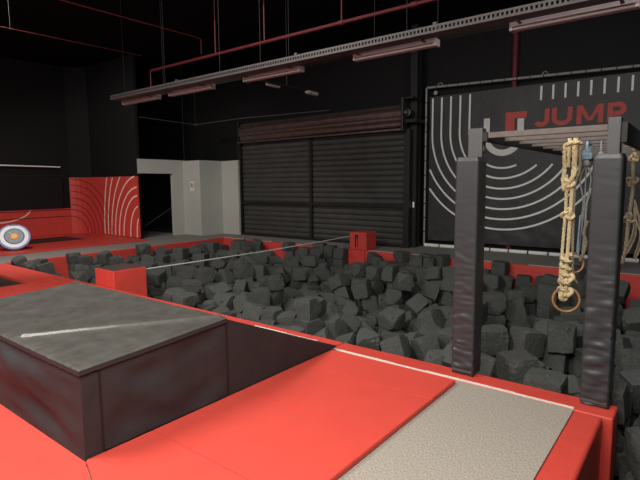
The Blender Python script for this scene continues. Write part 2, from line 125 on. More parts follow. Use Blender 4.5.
2,58,274,-72,-71,-16,-22,0,94,267,-77,68,15,-71,0,127,265,-74,63,-29,-72,2,175,269,-80,-68,74,0,2,-15,317,-82,-29,-66,-28,0,23,311,-79,17,-75,14,3,91,310,-84,70,-9,70,
1,124,311,-80,17,-69,17,1,173,308,-77,24,-66,24,1,-9,353,-80,-3,100,0,1,43,369,-72,2,-71,-46,3,78,342,-80,68,18,-68,3,121,342,-80,-53,-47,-53,0,175,341,-80,-9,2,-100,
3,-8,393,-77,1,71,-1,2,46,414,-78,70,-11,70,2,74,408,-78,68,-13,-12,2,120,407,-78,-6,69,1,1,156,389,-79,-2,0,100,0,-1116,437,-78,12,-70,-70,3,-1085,436,-79,68,19,-68,
2,-1022,432,-78,-59,39,59,3,-985,449,-79,68,-20,69,1,-938,419,-77,-9,-70,-9,2,-893,438,-77,70,-12,-12,3,-861,429,-76,75,4,5,1,-811,438,-80,0,0,98,1,-691,433,-77,-71,4,-70,
0,-662,443,-78,69,-14,69,3,-596,426,-77,23,-97,-3,2,-560,425,-78,-25,-66,-25,1,-521,428,-78,21,67,68,0,-426,447,-82,-7,70,7,2,-395,427,-77,-44,-55,55,3,-330,459,-90,10,-55,43,
2,-306,439,-78,21,68,-21,1,-248,431,-80,0,0,-61,1,-198,442,-76,5,71,71,1,-169,422,-88,0,21,-93,3,-130,437,-80,62,33,-62,3,-88,428,-82,49,-49,-56,0,-42,448,-76,-100,-3,-4,
2,-6,428,-78,-30,63,-60,0,39,447,-78,68,-21,68,3,83,446,-80,-16,-69,-16,3,122,443,-80,44,55,-44,1,173,438,-77,49,51,-49,2,-1093,471,-82,-28,-31,9,2,-1069,494,-79,63,19,26,
2,-1016,472,-87,13,-41,-66,3,-975,478,-77,70,-9,-9,3,-946,467,-81,-45,-53,22,0,-909,470,-78,54,-46,54,1,-852,469,-86,-64,12,-71,0,-808,477,-79,-44,55,59,3,-683,497,-80,-41,58,41,
0,-646,479,-78,39,-59,39,1,-602,464,-87,-16,74,-42,0,-568,456,-78,27,65,-27,0,-514,470,-78,-61,-35,-61,3,-463,481,-74,-100,2,0,3,-425,487,-77,0,0,77,2,-395,480,-76,51,-49,51,
1,-351,479,-80,-36,93,0,0,-306,480,-104,-15,69,15,0,-249,493,-78,69,-14,69,0,-209,472,-78,43,56,-43,0,-162,482,-78,-55,44,55,0,-133,469,-76,44,55,-44,0,-85,468,-104,-1,71,-71,
0,-40,478,-78,-39,-59,59,0,3,475,-77,13,69,-9,0,46,483,-78,-53,47,53,2,74,482,-78,54,-46,54,3,118,484,-77,12,-70,12,0,163,476,-77,26,66,-26,3,-1126,530,-78,-7,-100,0,
3,-1081,528,-80,-52,-48,-52,1,-1038,533,-80,19,68,-19,0,-967,523,-78,-78,-16,-60,1,-934,525,-81,62,-34,62,1,-900,526,-76,-51,49,51,2,-853,535,-76,8,100,0,1,-811,515,-77,69,14,-69,
1,-764,531,-80,0,0,-20,0,-733,535,-78,-51,-49,-51,1,-702,532,-76,0,0,99,1,-660,527,-77,44,-56,44,2,-597,517,-77,-51,-46,45,2,-557,509,-89,92,-6,-9,2,-514,505,-83,27,73,11,
3,-434,528,-106,-25,-66,-25,2,-397,523,-82,19,-68,19,3,-359,512,-79,15,0,-81,3,-276,529,-76,-35,94,-1,3,-205,513,-77,0,0,-3,1,-169,519,-81,51,48,-51,3,-133,525,-80,61,35,-61,
0,-81,503,-87,-25,-80,45,1,-8,529,-77,-100,5,0,0,46,525,-78,-69,14,-14,1,132,531,-75,66,-26,66,1,166,524,-77,57,-42,57,2,-1108,592,-86,70,34,61,0,-1063,576,-79,31,-60,30,
2,-1022,564,-82,50,-50,49,0,-989,558,-77,0,0,-39,3,-943,585,-80,-4,-71,-4,3,-906,558,-79,41,-58,40,3,-869,588,-81,92,22,6,3,-823,566,-84,65,28,-65,2,-787,551,-74,-21,-97,-10,
0,-730,567,-81,-31,95,0,2,-692,561,-78,50,50,-50,2,-653,561,-76,-2,-2,100,0,-618,544,-78,-59,39,59,2,-564,571,-77,-42,-57,57,0,-511,572,-81,-37,-60,60,1,-459,551,-79,-60,-3,78,
1,-429,553,-83,0,0,-82,3,-366,586,-100,64,30,-6,3,-317,576,-78,78,-62,-7,3,-286,562,-73,8,-41,-90,0,-250,573,-76,7,70,-7,2,-225,553,-78,25,66,-18,2,-188,552,-80,70,45,-32,
2,-123,559,-78,11,-70,11,1,-88,559,-78,70,-11,-11,0,-51,577,-77,0,0,-13,3,-7,561,-79,27,65,-27,3,35,558,-78,-1,71,-71,1,82,568,-77,-70,6,70,2,118,562,-78,69,16,-69,
3,164,555,-80,56,44,-56,1,-1128,622,-76,0,71,0,0,-1079,604,-78,-70,-12,-70,0,-1021,592,-78,0,0,-71,2,-992,592,-77,-49,47,51,2,-913,626,-75,24,96,-11,0,-845,617,-82,0,0,-77,
1,-804,597,-78,0,0,-31,2,-771,610,-78,62,34,-62,1,-739,615,-77,3,-74,6,2,-696,599,-76,20,33,-47,1,-659,601,-81,49,84,9,1,-614,611,-76,45,54,-45,3,-561,604,-80,50,-50,50,
3,-520,628,-79,86,16,-11,0,-467,590,-83,32,-38,-79,1,-429,590,-78,71,-2,-2,2,-402,609,-76,0,0,77,3,-332,605,-78,48,52,52,1,-303,624,-77,41,-58,41,2,-259,601,-76,-63,78,0,
0,-224,603,-82,-65,-28,-65,3,-192,604,-83,4,-71,4,0,-127,623,-78,-50,-50,-50,1,-88,609,-80,-61,-79,0,1,-39,613,-77,70,10,-70,3,-1,602,-80,-70,13,70,1,30,607,-75,50,50,-50,
2,70,600,-74,55,84,0,2,111,600,-77,-68,1,74,3,155,589,-96,-78,-32,51,1,-1123,659,-75,64,-17,69,1,-1094,656,-78,-45,50,-58,3,-1007,681,-104,-67,-22,22,3,-979,656,-103,74,67,0,
3,-945,642,-106,-6,-70,-6,0,-903,658,-104,-22,67,-67,3,-869,653,-104,60,-37,-37,1,-819,634,-78,71,11,-69,0,-775,643,-82,-46,-54,-46,2,-745,651,-77,37,60,60,2,-690,656,-77,62,33,-62,
0,-652,653,-81,52,-48,52,0,-621,647,-76,-11,68,-71,1,-554,656,-78,1,71,71,3,-505,662,-90,38,-30,49,1,-475,654,-104,-71,-5,5,1,-415,640,-82,24,15,15,0,-379,649,-78,50,50,50,
0,-351,672,-78,-57,41,57,3,-290,655,-78,21,-67,21,0,-252,660,-78,-58,-41,41,0,-218,648,-78,-62,33,62,1,-135,654,-82,31,63,63,2,-82,659,-78,-23,-67,-23,0,2,670,-81,0,0,-95,
0,31,659,-76,-31,-64,-31,1,125,658,-84,70,71,0,1,153,647,-76,73,-69,0,1,-1122,706,-76,-26,-66,66,2,-1073,694,-76,53,85,0,0,-1035,706,-76,41,-57,41,0,-975,711,-78,-58,-41,-58,
1,-936,678,-78,56,-43,-43,0,-891,698,-76,59,39,39,0,-867,688,-76,-59,-39,-59,2,-830,687,-77,6,10,81,3,-795,678,-85,-66,66,-32,2,-733,704,-76,-52,48,52,0,-701,698,-78,67,-24,-24,
3,-652,686,-85,45,-65,28,3,-584,703,-84,65,-29,65,0,-551,687,-76,-49,51,49,1,-519,693,-80,14,-1,-57,3,-474,696,-80,68,-18,68,0,-387,706,-82,65,11,11,0,-357,704,-80,-87,-21,1,
3,-282,686,-77,-99,13,0,3,-250,692,-79,45,-54,45,2,-217,694,-80,28,65,65,3,-153,684,-79,82,6,-57,2,-122,688,-77,54,-46,-46,3,-91,708,-80,0,0,-76,2,-59,697,-78,3,71,-3,
3,-17,702,-80,2,71,-2,1,29,697,-77,-42,-57,-42,2,87,722,-79,-19,-58,16,2,144,688,-77,4,6,-1,3,175,696,-84,53,47,-53,0,-1122,747,-77,-21,67,21,1,-1090,733,-85,-98,-14,-10,
1,-1036,736,-103,71,0,-71,2,-1000,731,-103,-47,53,-53,1,-899,740,-81,32,63,63,3,-863,749,-78,-12,70,-70,0,-810,735,-78,29,64,-29,1,-768,751,-78,46,-53,-53,0,-739,742,-78,92,40,0,
2,-707,747,-82,-70,-10,-71,0,-656,736,-94,-23,46,78,3,-586,735,-77,0,0,-84,0,-547,721,-104,-34,-62,62,0,-482,743,-78,32,-63,32,3,-395,751,-75,78,63,0,0,-352,749,-80,10,87,42,
3,-311,752,-82,30,-39,56,0,-268,723,-78,0,0,82,1,-194,712,-100,-31,-11,31,2,-169,726,-78,34,62,-34,1,-126,725,-79,-98,9,-4,1,-75,737,-77,64,-31,64,0,-41,744,-78,-81,-59,0,
0,-12,740,-78,16,69,69,1,26,746,-83,38,-71,-54,3,85,757,-79,45,54,-45,2,133,726,-82,70,-13,70,3,176,751,-80,51,-49,51,2,-1122,780,-77,-12,70,-70,2,-1072,791,-75,-44,54,46,
2,-1034,788,-76,0,0,80,1,-1001,772,-80,0,0,5,3,-929,777,-77,0,0,-23,3,-890,769,-75,12,-70,47,3,-863,780,-104,-68,18,-18,3,-817,772,-78,-4,-71,-4,2,-778,781,-78,-69,-13,-69,
0,-727,778,-79,55,-30,-46,3,-683,782,-76,-40,-91,-1,1,-594,774,-82,-9,70,-70,0,-564,787,-82,-48,52,-52,3,-518,778,-78,-57,-42,-56,2,-474,778,-82,-15,69,15,1,-434,774,-76,57,42,-57,
1,-394,777,-75,71,-2,71,1,-336,797,-82,50,84,-23,2,-300,800,-79,59,78,-20,3,-267,797,-78,39,59,57,2,-222,785,-78,1,-71,1,3,-169,787,-80,68,19,-68,0,-131,802,-78,0,0,99,
3,-103,797,-79,69,-27,-67,3,-32,789,-80,23,-67,23,2,13,784,-76,67,-27,62,2,46,774,-76,0,3,-5,1,75,786,-77,-70,11,70,0,168,781,-76,58,41,-58,2,-1103,829,-74,-100,8,0,
2,-1060,819,-75,-13,-69,-10,0,-1024,829,-78,-67,1,74,2,-991,824,-76,64,30,-64,0,-956,814,-78,56,42,42,3,-921,821,-78,-51,-49,-51,3,-867,820,-84,46,-54,46,1,-835,809,-90,-43,6,55,
0,-752,833,-82,69,15,15,0,-686,816,-78,-16,69,16,1,-604,825,-103,-71,-3,-71,3,-567,831,-80,-67,23,67,2,-513,829,-77,0,0,72,2,-483,823,-76,-100,4,-3,3,-455,809,-86,-23,40,46,
0,-400,823,-78,-42,57,42,1,-354,833,-75,57,26,-59,3,-318,833,-74,75,63,-15,0,-228,822,-82,-42,57,42,3,-169,825,-103,0,0,83,2,-129,833,-78,56,43,-56,0,-94,826,-81,-46,54,45,
2,-49,817,-78,13,-70,1,1,11,820,-80,-95,-29,9,2,44,824,-77,-78,62,0,1,76,829,-80,0,0,-86,2,127,836,-80,0,0,80,0,-1125,859,-78,-71,-5,-71,3,-1077,861,-84,70,-6,70,
3,-1023,869,-80,50,-50,50,3,-993,858,-80,-59,38,59,3,-964,879,-74,-23,67,-22,0,-910,880,-81,51,-38,73,3,-860,864,-80,-50,-50,-50,3,-782,866,-80,-69,17,69,2,-724,870,-77,18,68,68,
0,-689,861,-81,60,-37,-37,0,-598,856,-73,-47,65,35,1,-565,864,-76,34,-62,-62,0,-531,854,-76,47,53,-49,1,-469,869,-77,0,0,-100,0,-442,854,-77,67,2,2,0,-395,854,-78,40,58,-40,
2,-312,869,-80,-42,-38,-82,1,-250,858,-77,27,-38,-72,3,-163,868,-80,-57,-42,-57,0,-100,855,-78,0,0,-100,1,-49,880,-81,-66,26,66,2,-12,876,-77,-62,-34,34,0,44,853,-78,-1,-71,71,
3,85,860,-80,64,-30,64,0,117,866,-82,-50,50,50,2,167,874,-76,57,41,-57,3,-1127,904,-77,1,-1,2,0,-1060,899,-95,66,-53,7,0,-1016,906,-78,-4,-71,71,2,-984,912,-78,-61,-36,-61,
3,-953,913,-78,-61,-36,-61,3,-912,913,-77,0,0,24,3,-856,924,-76,-71,-3,3,3,-816,891,-80,63,28,49,1,-769,924,-76,0,0,67,3,-736,906,-80,-60,38,60,3,-698,903,-76,35,57,64,
3,-652,902,-77,71,-3,-3,0,-589,907,-79,-66,-74,12,2,-542,921,-75,-70,-13,-70,0,-510,923,-76,0,0,-4,3,-476,904,-79,67,-11,70,2,-451,928,-81,66,-20,-19,2,-403,894,-93,19,37,37,
3,-344,899,-79,-22,67,22,2,-308,904,-76,70,-10,70,3,-247,916,-80,-51,-45,-27,3,-202,894,-83,-24,82,-51,1,-159,908,-82,-67,-21,21,1,-124,908,-82,-69,-15,15,2,-79,889,-78,-7,-70,-7,
2,-47,913,-80,-22,98,0,3,0,906,-80,-50,-50,-50,1,39,918,-78,0,0,57,1,81,904,-80,43,90,0,0,114,899,-78,79,61,0,1,163,911,-78,-97,-22,0,3,-1122,969,-78,68,-21,68,
1,-1086,971,-80,-75,-18,-1,2,-1029,949,-82,-67,-22,22,3,-998,959,-77,3,-71,3,3,-944,961,-80,19,68,-19,0,-923,946,-78,50,-87,0,1,-858,959,-80,98,22,0,3,-823,950,-77,0,0,-53,
1,-775,968,-80,-64,-29,-64,0,-740,950,-78,23,67,-23,0,-696,958,-82,-17,-64,73,3,-643,954,-76,-46,54,63,2,-589,956,-103,15,-69,-69,1,-547,969,-80,0,0,56,2,-515,957,-78,-7,70,6,
3,-484,947,-79,-61,-36,-61,1,-441,964,-82,36,61,61,2,-372,966,-76,89,24,-38,2,-335,964,-80,9,-70,-70,1,-306,962,-84,7,-100,0,0,-266,966,-78,71,-1,71,1,-225,968,-81,71,2,-71,
2,-161,961,-78,-65,27,65,2,-129,959,-76,0,0,-11,1,-83,946,-83,-54,11,13,3,-46,950,-77,36,-49,33,2,5,963,-77,26,66,-26,0,36,950,-78,-5,-13,56,3,70,960,-75,0,0,-99,
3,130,974,-80,0,71,0,3,167,971,-78,-8,70,-70,3,3,199,-57,49,-50,50,3,30,173,-55,-43,53,-46,2,73,178,-75,49,51,51,3,125,204,-73,-6,-88,-47,3,177,175,-74,-8,-100,0,
1,7,234,-51,10,-70,10,2,36,244,-53,-8,-19,-97,2,68,236,-52,71,0,71,2,102,243,-53,15,74,-7,1,147,246,-88,-4,-68,-40,0,-17,284,-65,-40,-20,-89,3,45,283,-52,47,-17,85,
0,87,283,-52,95,21,3,0,139,286,-56,33,-42,48,2,175,281,-51,-66,-4,4,1,11,312,-56,5,4,-100,1,131,321,-54,-2,0,5,1,164,319,-50,64,-25,-14,3,22,348,-67,-8,-53,-68,
3,69,353,-58,73,0,-67,2,113,357,-55,-76,24,-29,1,147,348,-78,-47,52,-52,0,23,392,-62,61,-58,53,2,80,418,-51,-55,47,52,2,119,413,-51,0,-4,-81,2,-1122,444,-52,-52,48,52,
0,-1082,433,-55,-31,63,31,2,-1038,426,-52,13,-84,5,0,-988,431,-56,24,66,-8,2,-893,431,-49,-97,26,0,3,-867,419,-53,-12,-68,-21,3,-808,435,-57,-54,46,54,3,-634,442,-74,-51,81,16,
3,-594,416,-52,-68,-3,7,1,-556,421,-52,-20,68,-68,1,-520,417,-51,-62,33,63,3,-494,446,-81,40,-54,35,1,-427,426,-57,-64,-11,12,0,-396,426,-51,52,-48,52,0,-357,442,-79,97,-21,-10,
3,-327,416,-61,-79,-13,59,1,-272,420,-104,-57,42,-42,3,-190,444,-52,68,19,-68,0,-172,414,-60,1,76,-2,3,-125,436,-55,-100,6,0,2,-89,417,-56,-3,-74,67,2,46,441,-52,2,71,-2,
1,85,451,-55,31,-64,31,3,122,440,-55,99,-13,0,2,158,432,-50,69,-20,-17,1,-1123,497,-80,-36,1,-71,3,-1033,492,-72,83,-18,-52,2,-1002,476,-60,-61,62,-42,3,-954,454,-63,56,-66,39,
3,-913,467,-52,0,0,20,1,-840,451,-64,48,-70,13,1,-796,467,-55,-16,-71,-69,1,-689,466,-70,30,-72,-33,2,-641,478,-52,62,-35,62,2,-565,451,-50,-98,-21,0,0,-533,457,-54,-1,-15,87,
2,-458,480,-48,52,-48,52,2,-429,482,-51,-54,45,54,1,-396,483,-49,-35,61,35,2,-363,475,-55,-56,43,56,3,-296,483,-80,58,-41,58,3,-250,490,-54,-67,22,67,0,-203,473,-52,-100,-5,0,
0,-162,489,-52,16,69,69,1,-132,466,-49,-34,-62,-34,3,-88,466,-80,38,-59,38,1,-20,481,-56,62,-65,-16,0,47,477,-52,45,54,-45,0,77,486,-52,12,-70,12,2,116,478,-53,-70,-11,-70,
0,155,480,-51,-63,33,63,1,-1117,532,-53,36,-93,0,3,-1069,530,-56,45,-55,-55,0,-988,510,-67,-28,37,77,0,-920,499,-62,30,-1,82,1,-890,520,-51,100,-7,0,2,-859,532,-49,44,-56,44,
3,-780,495,-104,41,-58,-58,2,-734,503,-71,-19,-53,-72,2,-711,535,-50,0,0,53,1,-632,518,-60,-11,80,47,2,-580,517,-51,-67,7,6,3,-562,488,-66,82,-4,-12,0,-492,490,-64,40,74,-8,
2,-471,518,-75,61,-37,-37,2,-433,520,-82,-2,71,-71,1,-402,513,-56,3,71,71,2,-366,504,-55,-5,60,15,2,-305,517,-76,-35,92,16,0,-259,545,-55,71,-10,57,0,-234,521,-88,39,-3,92,
3,-166,520,-54,8,70,70,2,-133,522,-56,16,69,-16,0,-94,495,-62,-71,-5,66,1,-44,514,-80,0,0,80,1,-4,528,-54,0,0,100,1,32,525,-52,-33,60,-63,2,79,520,-82,21,67,-21,
1,134,538,-48,0,71,-71,2,173,523,-50,6,70,-6,0,-1103,575,-65,43,-7,46,1,-1071,582,-49,62,24,-73,2,-1019,570,-53,62,37,44,3,-981,562,-53,13,-70,13,1,-948,584,-55,-21,-68,-21,
1,-734,564,-54,70,10,-70,3,-702,563,-54,-31,63,31,1,-663,555,-51,-43,90,0,0,-628,566,-58,77,-28,-53,3,-512,571,-57,-26,66,26,1,-490,545,-77,-73,2,-9,0,-426,544,-56,76,64,-6,
0,-378,574,-79,-94,-14,30,1,-347,573,-70,14,-91,-7,1,-308,550,-76,-70,-12,12,2,-242,579,-49,10,-69,-71,1,-226,545,-53,62,32,39,3,-197,535,-55,11,-13,71,1,-123,553,-54,-82,58,0,
0,-40,579,-51,26,66,-26,2,-8,557,-55,53,47,-53,3,57,566,-104,2,-71,-71,1,72,550,-51,-39,59,-49,0,111,563,-52,-53,46,53,0,169,554,-56,-71,0,0,1,-1105,622,-60,-78,-36,46,
2,-1052,613,-64,55,-18,32,0,-1020,620,-63,1,-94,-33,2,-987,620,-72,71,-69,-13,1,-951,617,-51,-15,69,15,2,-906,634,-48,26,71,57,3,-853,617,-58,27,-65,27,1,-807,594,-53,47,-53,47,
2,-780,605,-52,44,56,-44,1,-748,628,-52,4,-2,-66,0,-713,629,-71,80,-21,-53,0,-671,614,-60,-50,-34,-78,3,-616,610,-51,61,36,-61,1,-497,607,-72,-48,-81,-15,2,-458,575,-62,29,-3,61,
0,-438,620,-71,78,-35,24,2,-334,635,-90,16,39,-67,3,-258,629,-59,-65,55,51,0,-229,612,-56,100,-8,0,1,-167,580,-70,34,62,-60,3,-119,597,-61,69,-53,47,3,-86,613,-55,-100,10,0,
2,-40,612,-50,-16,69,16,0,2,604,-51,-55,-73,-24,1,32,600,-47,70,8,-70,3,71,603,-49,34,-62,34,2,111,601,-51,68,2,-74,0,143,580,-70,12,12,-96,0,-1122,677,-51,40,-49,51,
1,-1093,666,-53,10,99,-4,0,-1061,663,-83,49,-59,60,1,-977,677,-82,21,-75,-38,1,-940,644,-81,48,52,-48,3,-902,659,-78,-41,-58,58,3,-868,654,-80,-65,29,65,1,-815,626,-50,27,-69,18,
0,-779,644,-56,-71,1,71,3,-690,653,-53,66,-27,66,1,-663,642,-53,17,67,-9,0,-627,644,-50,39,-59,43,0,-586,660,-80,-53,-27,67,3,-469,654,-80,61,-36,61,1,-383,677,-75,41,-37,-55,
3,-281,655,-54,0,0,100,2,-256,663,-51,0,0,11,3,-213,650,-54,71,-4,71,2,-166,638,-104,69,16,-69,2,-140,655,-54,93,36,0,1,-84,671,-53,-79,62,0,1,-50,652,-78,-50,50,-50,
3,-23,656,-66,69,45,-25,0,42,641,-51,47,-87,-12,0,84,638,-78,0,0,17,2,124,654,-59,70,7,-70,2,169,652,-52,-71,-19,-65,1,-1124,709,-52,0,0,-100,1,-1082,694,-48,64,31,-64,
3,-1030,702,-49,70,-72,0,1,-980,707,-51,47,53,-47,0,-946,705,-64,48,-7,-62,2,-911,712,-54,87,-20,43,1,-865,680,-52,52,-86,0,2,-809,701,-56,16,-44,20,1,-792,705,-98,15,69,-61,
1,-737,710,-52,0,0,-82,1,-707,721,-54,-2,-4,-64,0,-664,678,-62,-69,4,-71,2,-615,684,-80,-44,27,-83,3,-491,714,-62,53,-3,84,1,-367,727,-63,38,-59,-18,2,-304,709,-80,-1,77,62,
0,-254,695,-55,57,42,-57,0,-178,675,-63,39,-62,53,2,-122,678,-50,32,60,68,2,-91,703,-54,-47,53,47,2,-53,681,-52,14,70,6,3,-19,715,-55,81,58,0,0,27,703,-50,70,-8,70,
2,94,681,-80,70,-68,-21,0,120,688,-59,40,64,-58,3,174,686,-56,16,-70,68,2,-1123,743,-49,-16,-99,0,2,-1095,723,-61,43,51,60,0,-1034,743,-76,-63,-32,-63,2,-999,738,-77,8,-70,8,
3,-966,746,-96,-37,15,-69,2,-894,740,-53,80,60,0,2,-860,719,-63,-51,-20,77,0,-764,754,-52,-67,21,67,0,-736,746,-52,40,-58,40,1,-702,750,-55,47,-51,49,3,-678,719,-85,30,37,1,
2,-620,721,-84,-90,-16,27,1,-551,723,-77,-43,-57,59,0,-520,745,-77,0,0,-32,1,-302,769,-65,-46,44,-74,0,-280,744,-57,93,21,4,3,-201,722,-78,-33,-7,42,3,-165,722,-54,45,-54,45,
0,-133,713,-58,59,-52,53,3,-70,728,-52,70,-7,70,1,-42,728,-52,-57,-42,37,2,1,739,-52,68,5,-73,0,53,738,-72,56,-5,57,1,101,736,-55,64,-67,27,1,128,718,-55,53,-51,50,
3,177,731,-57,-60,-7,5,3,-1124,782,-53,-43,56,43,1,-1072,776,-52,2,-1,70,0,-1035,781,-49,-21,69,-66,3,-1005,772,-57,58,41,-58,2,-962,786,-79,15,98,-9,2,-902,784,-58,28,-51,67,
2,-860,784,-76,-99,-16,0,3,-805,774,-54,82,-57,0,3,-774,784,-54,66,-26,66,2,-715,784,-55,77,-16,59,1,-646,771,-75,62,-34,62,1,-623,756,-76,28,-95,3,0,-546,786,-57,60,15,-78,
3,-508,774,-54,-76,65,1,3,-329,813,-65,63,-21,-75,1,-294,817,-56,4,-82,-55,2,-261,803,-51,69,5,6,3,-174,782,-56,-69,15,-15,3,-138,779,-78,-58,-41,41,1,-107,758,-81,-59,-27,62,
1,-56,771,-73,69,-18,55,1,17,782,-49,58,36,-65,0,54,783,-49,-8,71,-70,2,91,776,-51,68,44,29,0,136,782,-78,56,-44,54,1,161,782,-51,0,0,86,0,-1121,811,-48,63,50,-47,
2,-1066,822,-49,-68,14,71,3,-1028,826,-53,28,-62,26,3,-990,826,-52,65,-28,65,0,-957,817,-52,48,52,-48,1,-928,826,-53,65,27,-65,0,-893,818,-66,-30,4,95,2,-793,812,-104,67,24,-67,
3,-751,826,-56,-100,2,0,1,-724,834,-77,-68,-18,-68,3,-688,822,-54,71,1,-71,0,-651,804,-66,45,-60,-14,3,-603,824,-78,68,-19,68,2,-575,826,-54,-26,-65,63,2,-523,825,-49,14,69,-14,
3,-457,799,-61,-56,-30,11,0,-394,824,-52,37,-60,37,1,-351,846,-50,-47,-53,65,0,-306,848,-53,12,62,-39,2,-279,857,-65,19,22,43,3,-166,821,-79,63,-31,63,1,-129,828,-51,8,70,-8,
2,-101,821,-55,51,49,-51,1,-42,802,-53,59,-48,50,3,35,823,-49,-39,59,-59,0,78,831,-55,-81,-59,0,3,112,837,-52,-94,-34,0,0,173,838,-73,66,66,-25,1,-1101,878,-64,-76,42,24,
3,-1054,850,-63,87,-45,-18,3,-1021,861,-58,-50,50,50,2,-992,862,-56,-2,-71,-2,0,-962,849,-67,-72,61,19,3,-919,853,-104,65,27,27,3,-854,854,-56,-71,3,-3,0,-817,862,-82,-14,-69,69,
0,-771,865,-56,37,60,60,1,-689,854,-56,-97,23,0,0,-650,875,-78,-71,3,70,1,-591,877,-51,8,65,-37,2,-563,858,-50,68,20,-68,0,-504,857,-76,-1,-75,-66,0,-477,879,-53,0,0,-66,
0,-442,888,-82,9,0,0,0,-407,880,-61,71,-60,32,3,-340,856,-89,51,-58,14,1,-330,878,-61,-83,31,31,2,-272,886,-79,-23,-87,26,3,-166,866,-56,-25,-66,66,3,-131,866,-78,70,8,-70,
3,-49,878,-53,-99,10,0,0,-5,879,-51,-70,6,-6,0,38,854,-52,-40,-58,58,0,84,866,-56,57,42,-57,3,119,866,-56,65,-29,-29,0,169,874,-50,31,64,64,2,-1097,901,-78,-83,-27,-15,
0,-1049,890,-68,-38,77,-34,1,-1010,890,-51,46,59,-38,0,-985,914,-52,34,-62,34,0,-947,924,-54,6,-70,6,1,-917,915,-53,0,0,64,3,-864,921,-50,-62,-33,34,0,-801,916,-76,-57,82,-6,
1,-763,933,-53,85,53,0,3,-742,905,-56,71,-1,0,2,-702,899,-50,-24,-67,-30,3,-624,900,-83,2,-87,-13,2,-584,909,-53,5,79,-13,2,-545,922,-49,-69,16,69,0,-511,924,-50,-11,70,-70,
1,-481,917,-56,70,-2,-71,3,-455,937,-57,-71,5,71,3,-411,944,-104,62,-34,-34,2,-360,929,-73,36,42,-82,0,-292,932,-86,-31,-76,-46,3,-193,885,-62,9,-56,-16,2,-164,908,-54,73,-68,0,
0,-133,914,-56,-33,-62,-33,0,-78,879,-52,-69,14,69,1,-50,909,-52,-70,-12,-70,0,-1,910,-56,42,57,-42,2,40,896,-55,59,-66,42,2,73,899,-55,-34,-61,-40,3,106,894,-52,-45,52,-55,
3,176,906,-54,48,51,51,1,-1123,955,-55,0,0,82,0,-1089,968,-53,11,-76,24,1,-1021,954,-55,-74,67,-3,3,-978,953,-56,-71,-28,-55,0,-945,964,-56,24,66,-24,1,-886,936,-87,-21,-29,-86,
1,-854,962,-54,-38,-59,-38,0,-817,973,-51,3,2,100,0,-763,966,-53,61,36,-61,2,-623,967,-59,63,50,23,1,-579,974,-79,-1,3,0,1,-548,960,-54,-13,-76,63,0,-516,962,-52,-53,-47,-53,
3,-440,963,-58,70,-10,70,1,-405,961,-71,-91,16,-29,2,-342,967,-54,-32,-63,-32,3,-259,971,-54,-56,-44,-56,1,-231,968,-54,-70,6,-6,1,-164,956,-53,0,0,-65,1,-132,952,-49,52,48,48,
1,-72,934,-63,7,25,-52,2,-31,963,-57,-42,-89,12,3,8,970,-53,40,-58,40,2,31,948,-53,66,37,-48,0,69,965,-49,0,0,42,3,103,973,-79,-3,72,-3,0,148,945,-76,-42,56,-57,
2,10,205,-32,85,-52,0,2,38,214,-53,-10,25,74,1,74,205,-54,-40,-48,47,1,128,173,-50,0,-74,0,1,176,174,-47,1,-71,1,2,7,234,-24,61,-36,-36,3,48,257,-30,-28,72,-12,
0,90,238,-25,22,-60,-72,1,136,236,-59,36,-23,2,2,176,210,-75,71,-71,5,2,19,276,-38,-25,45,14,0,69,312,-35,-74,-43,19,2,144,293,-31,-81,23,-19,3,175,274,-27,56,-50,49,
0,42,321,-51,60,-8,23,1,73,310,-62,-85,47,-24,2,135,328,-28,73,1,-67,2,172,340,-27,57,-67,20,0,7,340,-39,-8,92,37,0,40,350,-44,20,39,67,1,97,372,-104,0,-71,71,
3,144,349,-54,70,-9,70,1,14,373,-44,-4,-50,-62,0,72,420,-26,-2,-1,-58,0,118,411,-23,50,-46,56,0,148,396,-52,-65,26,-14,0,-1115,421,-29,17,-3,23,3,-1084,438,-31,-5,70,5,
1,-1054,417,-31,43,-63,56,1,-1001,415,-33,53,53,-40,1,-957,421,-51,54,-12,82,1,-893,416,-21,-70,12,70,2,-863,415,-29,53,-47,-53,3,-805,445,-33,-54,-45,45,3,-632,421,-56,-61,34,-71,
3,-590,418,-28,-68,3,73,0,-487,418,-60,-69,-68,-1,3,-474,422,-101,-52,-48,-21,2,-424,417,-32,-45,48,53,0,-363,418,-52,55,-30,-45,3,-330,415,-34,35,48,64,2,-292,418,-56,-54,-29,-46,
3,-208,419,-50,-49,-85,-6,0,-161,431,-36,-61,50,57,0,-122,433,-29,-67,-74,0,3,-94,416,-32,-44,-50,-49,1,46,439,-26,70,12,12,2,76,456,-28,48,-52,-51,3,125,440,-29,70,-8,-8,
3,151,440,-25,69,-8,72,2,-1104,508,-58,27,56,73,3,-1072,501,-53,-71,70,-8,3,-1046,500,-48,15,-15,-98,2,-1034,468,-54,94,-5,-27,3,-934,446,-44,-27,33,85,3,-892,476,-52,70,15,12,
2,-854,446,-36,-61,16,-77,1,-818,479,-35,-75,-46,-12,3,-605,457,-63,27,62,18,3,-312,472,-60,42,-62,59,1,-267,454,-102,28,63,-30,3,-175,471,-32,32,-80,-5,3,-86,462,-56,-60,37,-37,
0,9,498,-50,-15,64,-73,3,48,481,-28,6,-70,6,2,80,489,-26,64,-29,-29,3,132,470,-26,0,0,33,2,175,474,-25,69,-1,-72,0,-915,535,-49,-6,-70,70,0,-864,504,-76,-67,24,-68,
0,-775,490,-70,68,62,12,1,-748,502,-106,0,0,-65,1,-607,510,-41,44,63,-55,2,-509,498,-40,15,53,-79,1,-464,521,-48,-70,-7,-71,3,-435,511,-57,-12,70,12,0,0,531,-29,-70,-12,-70,
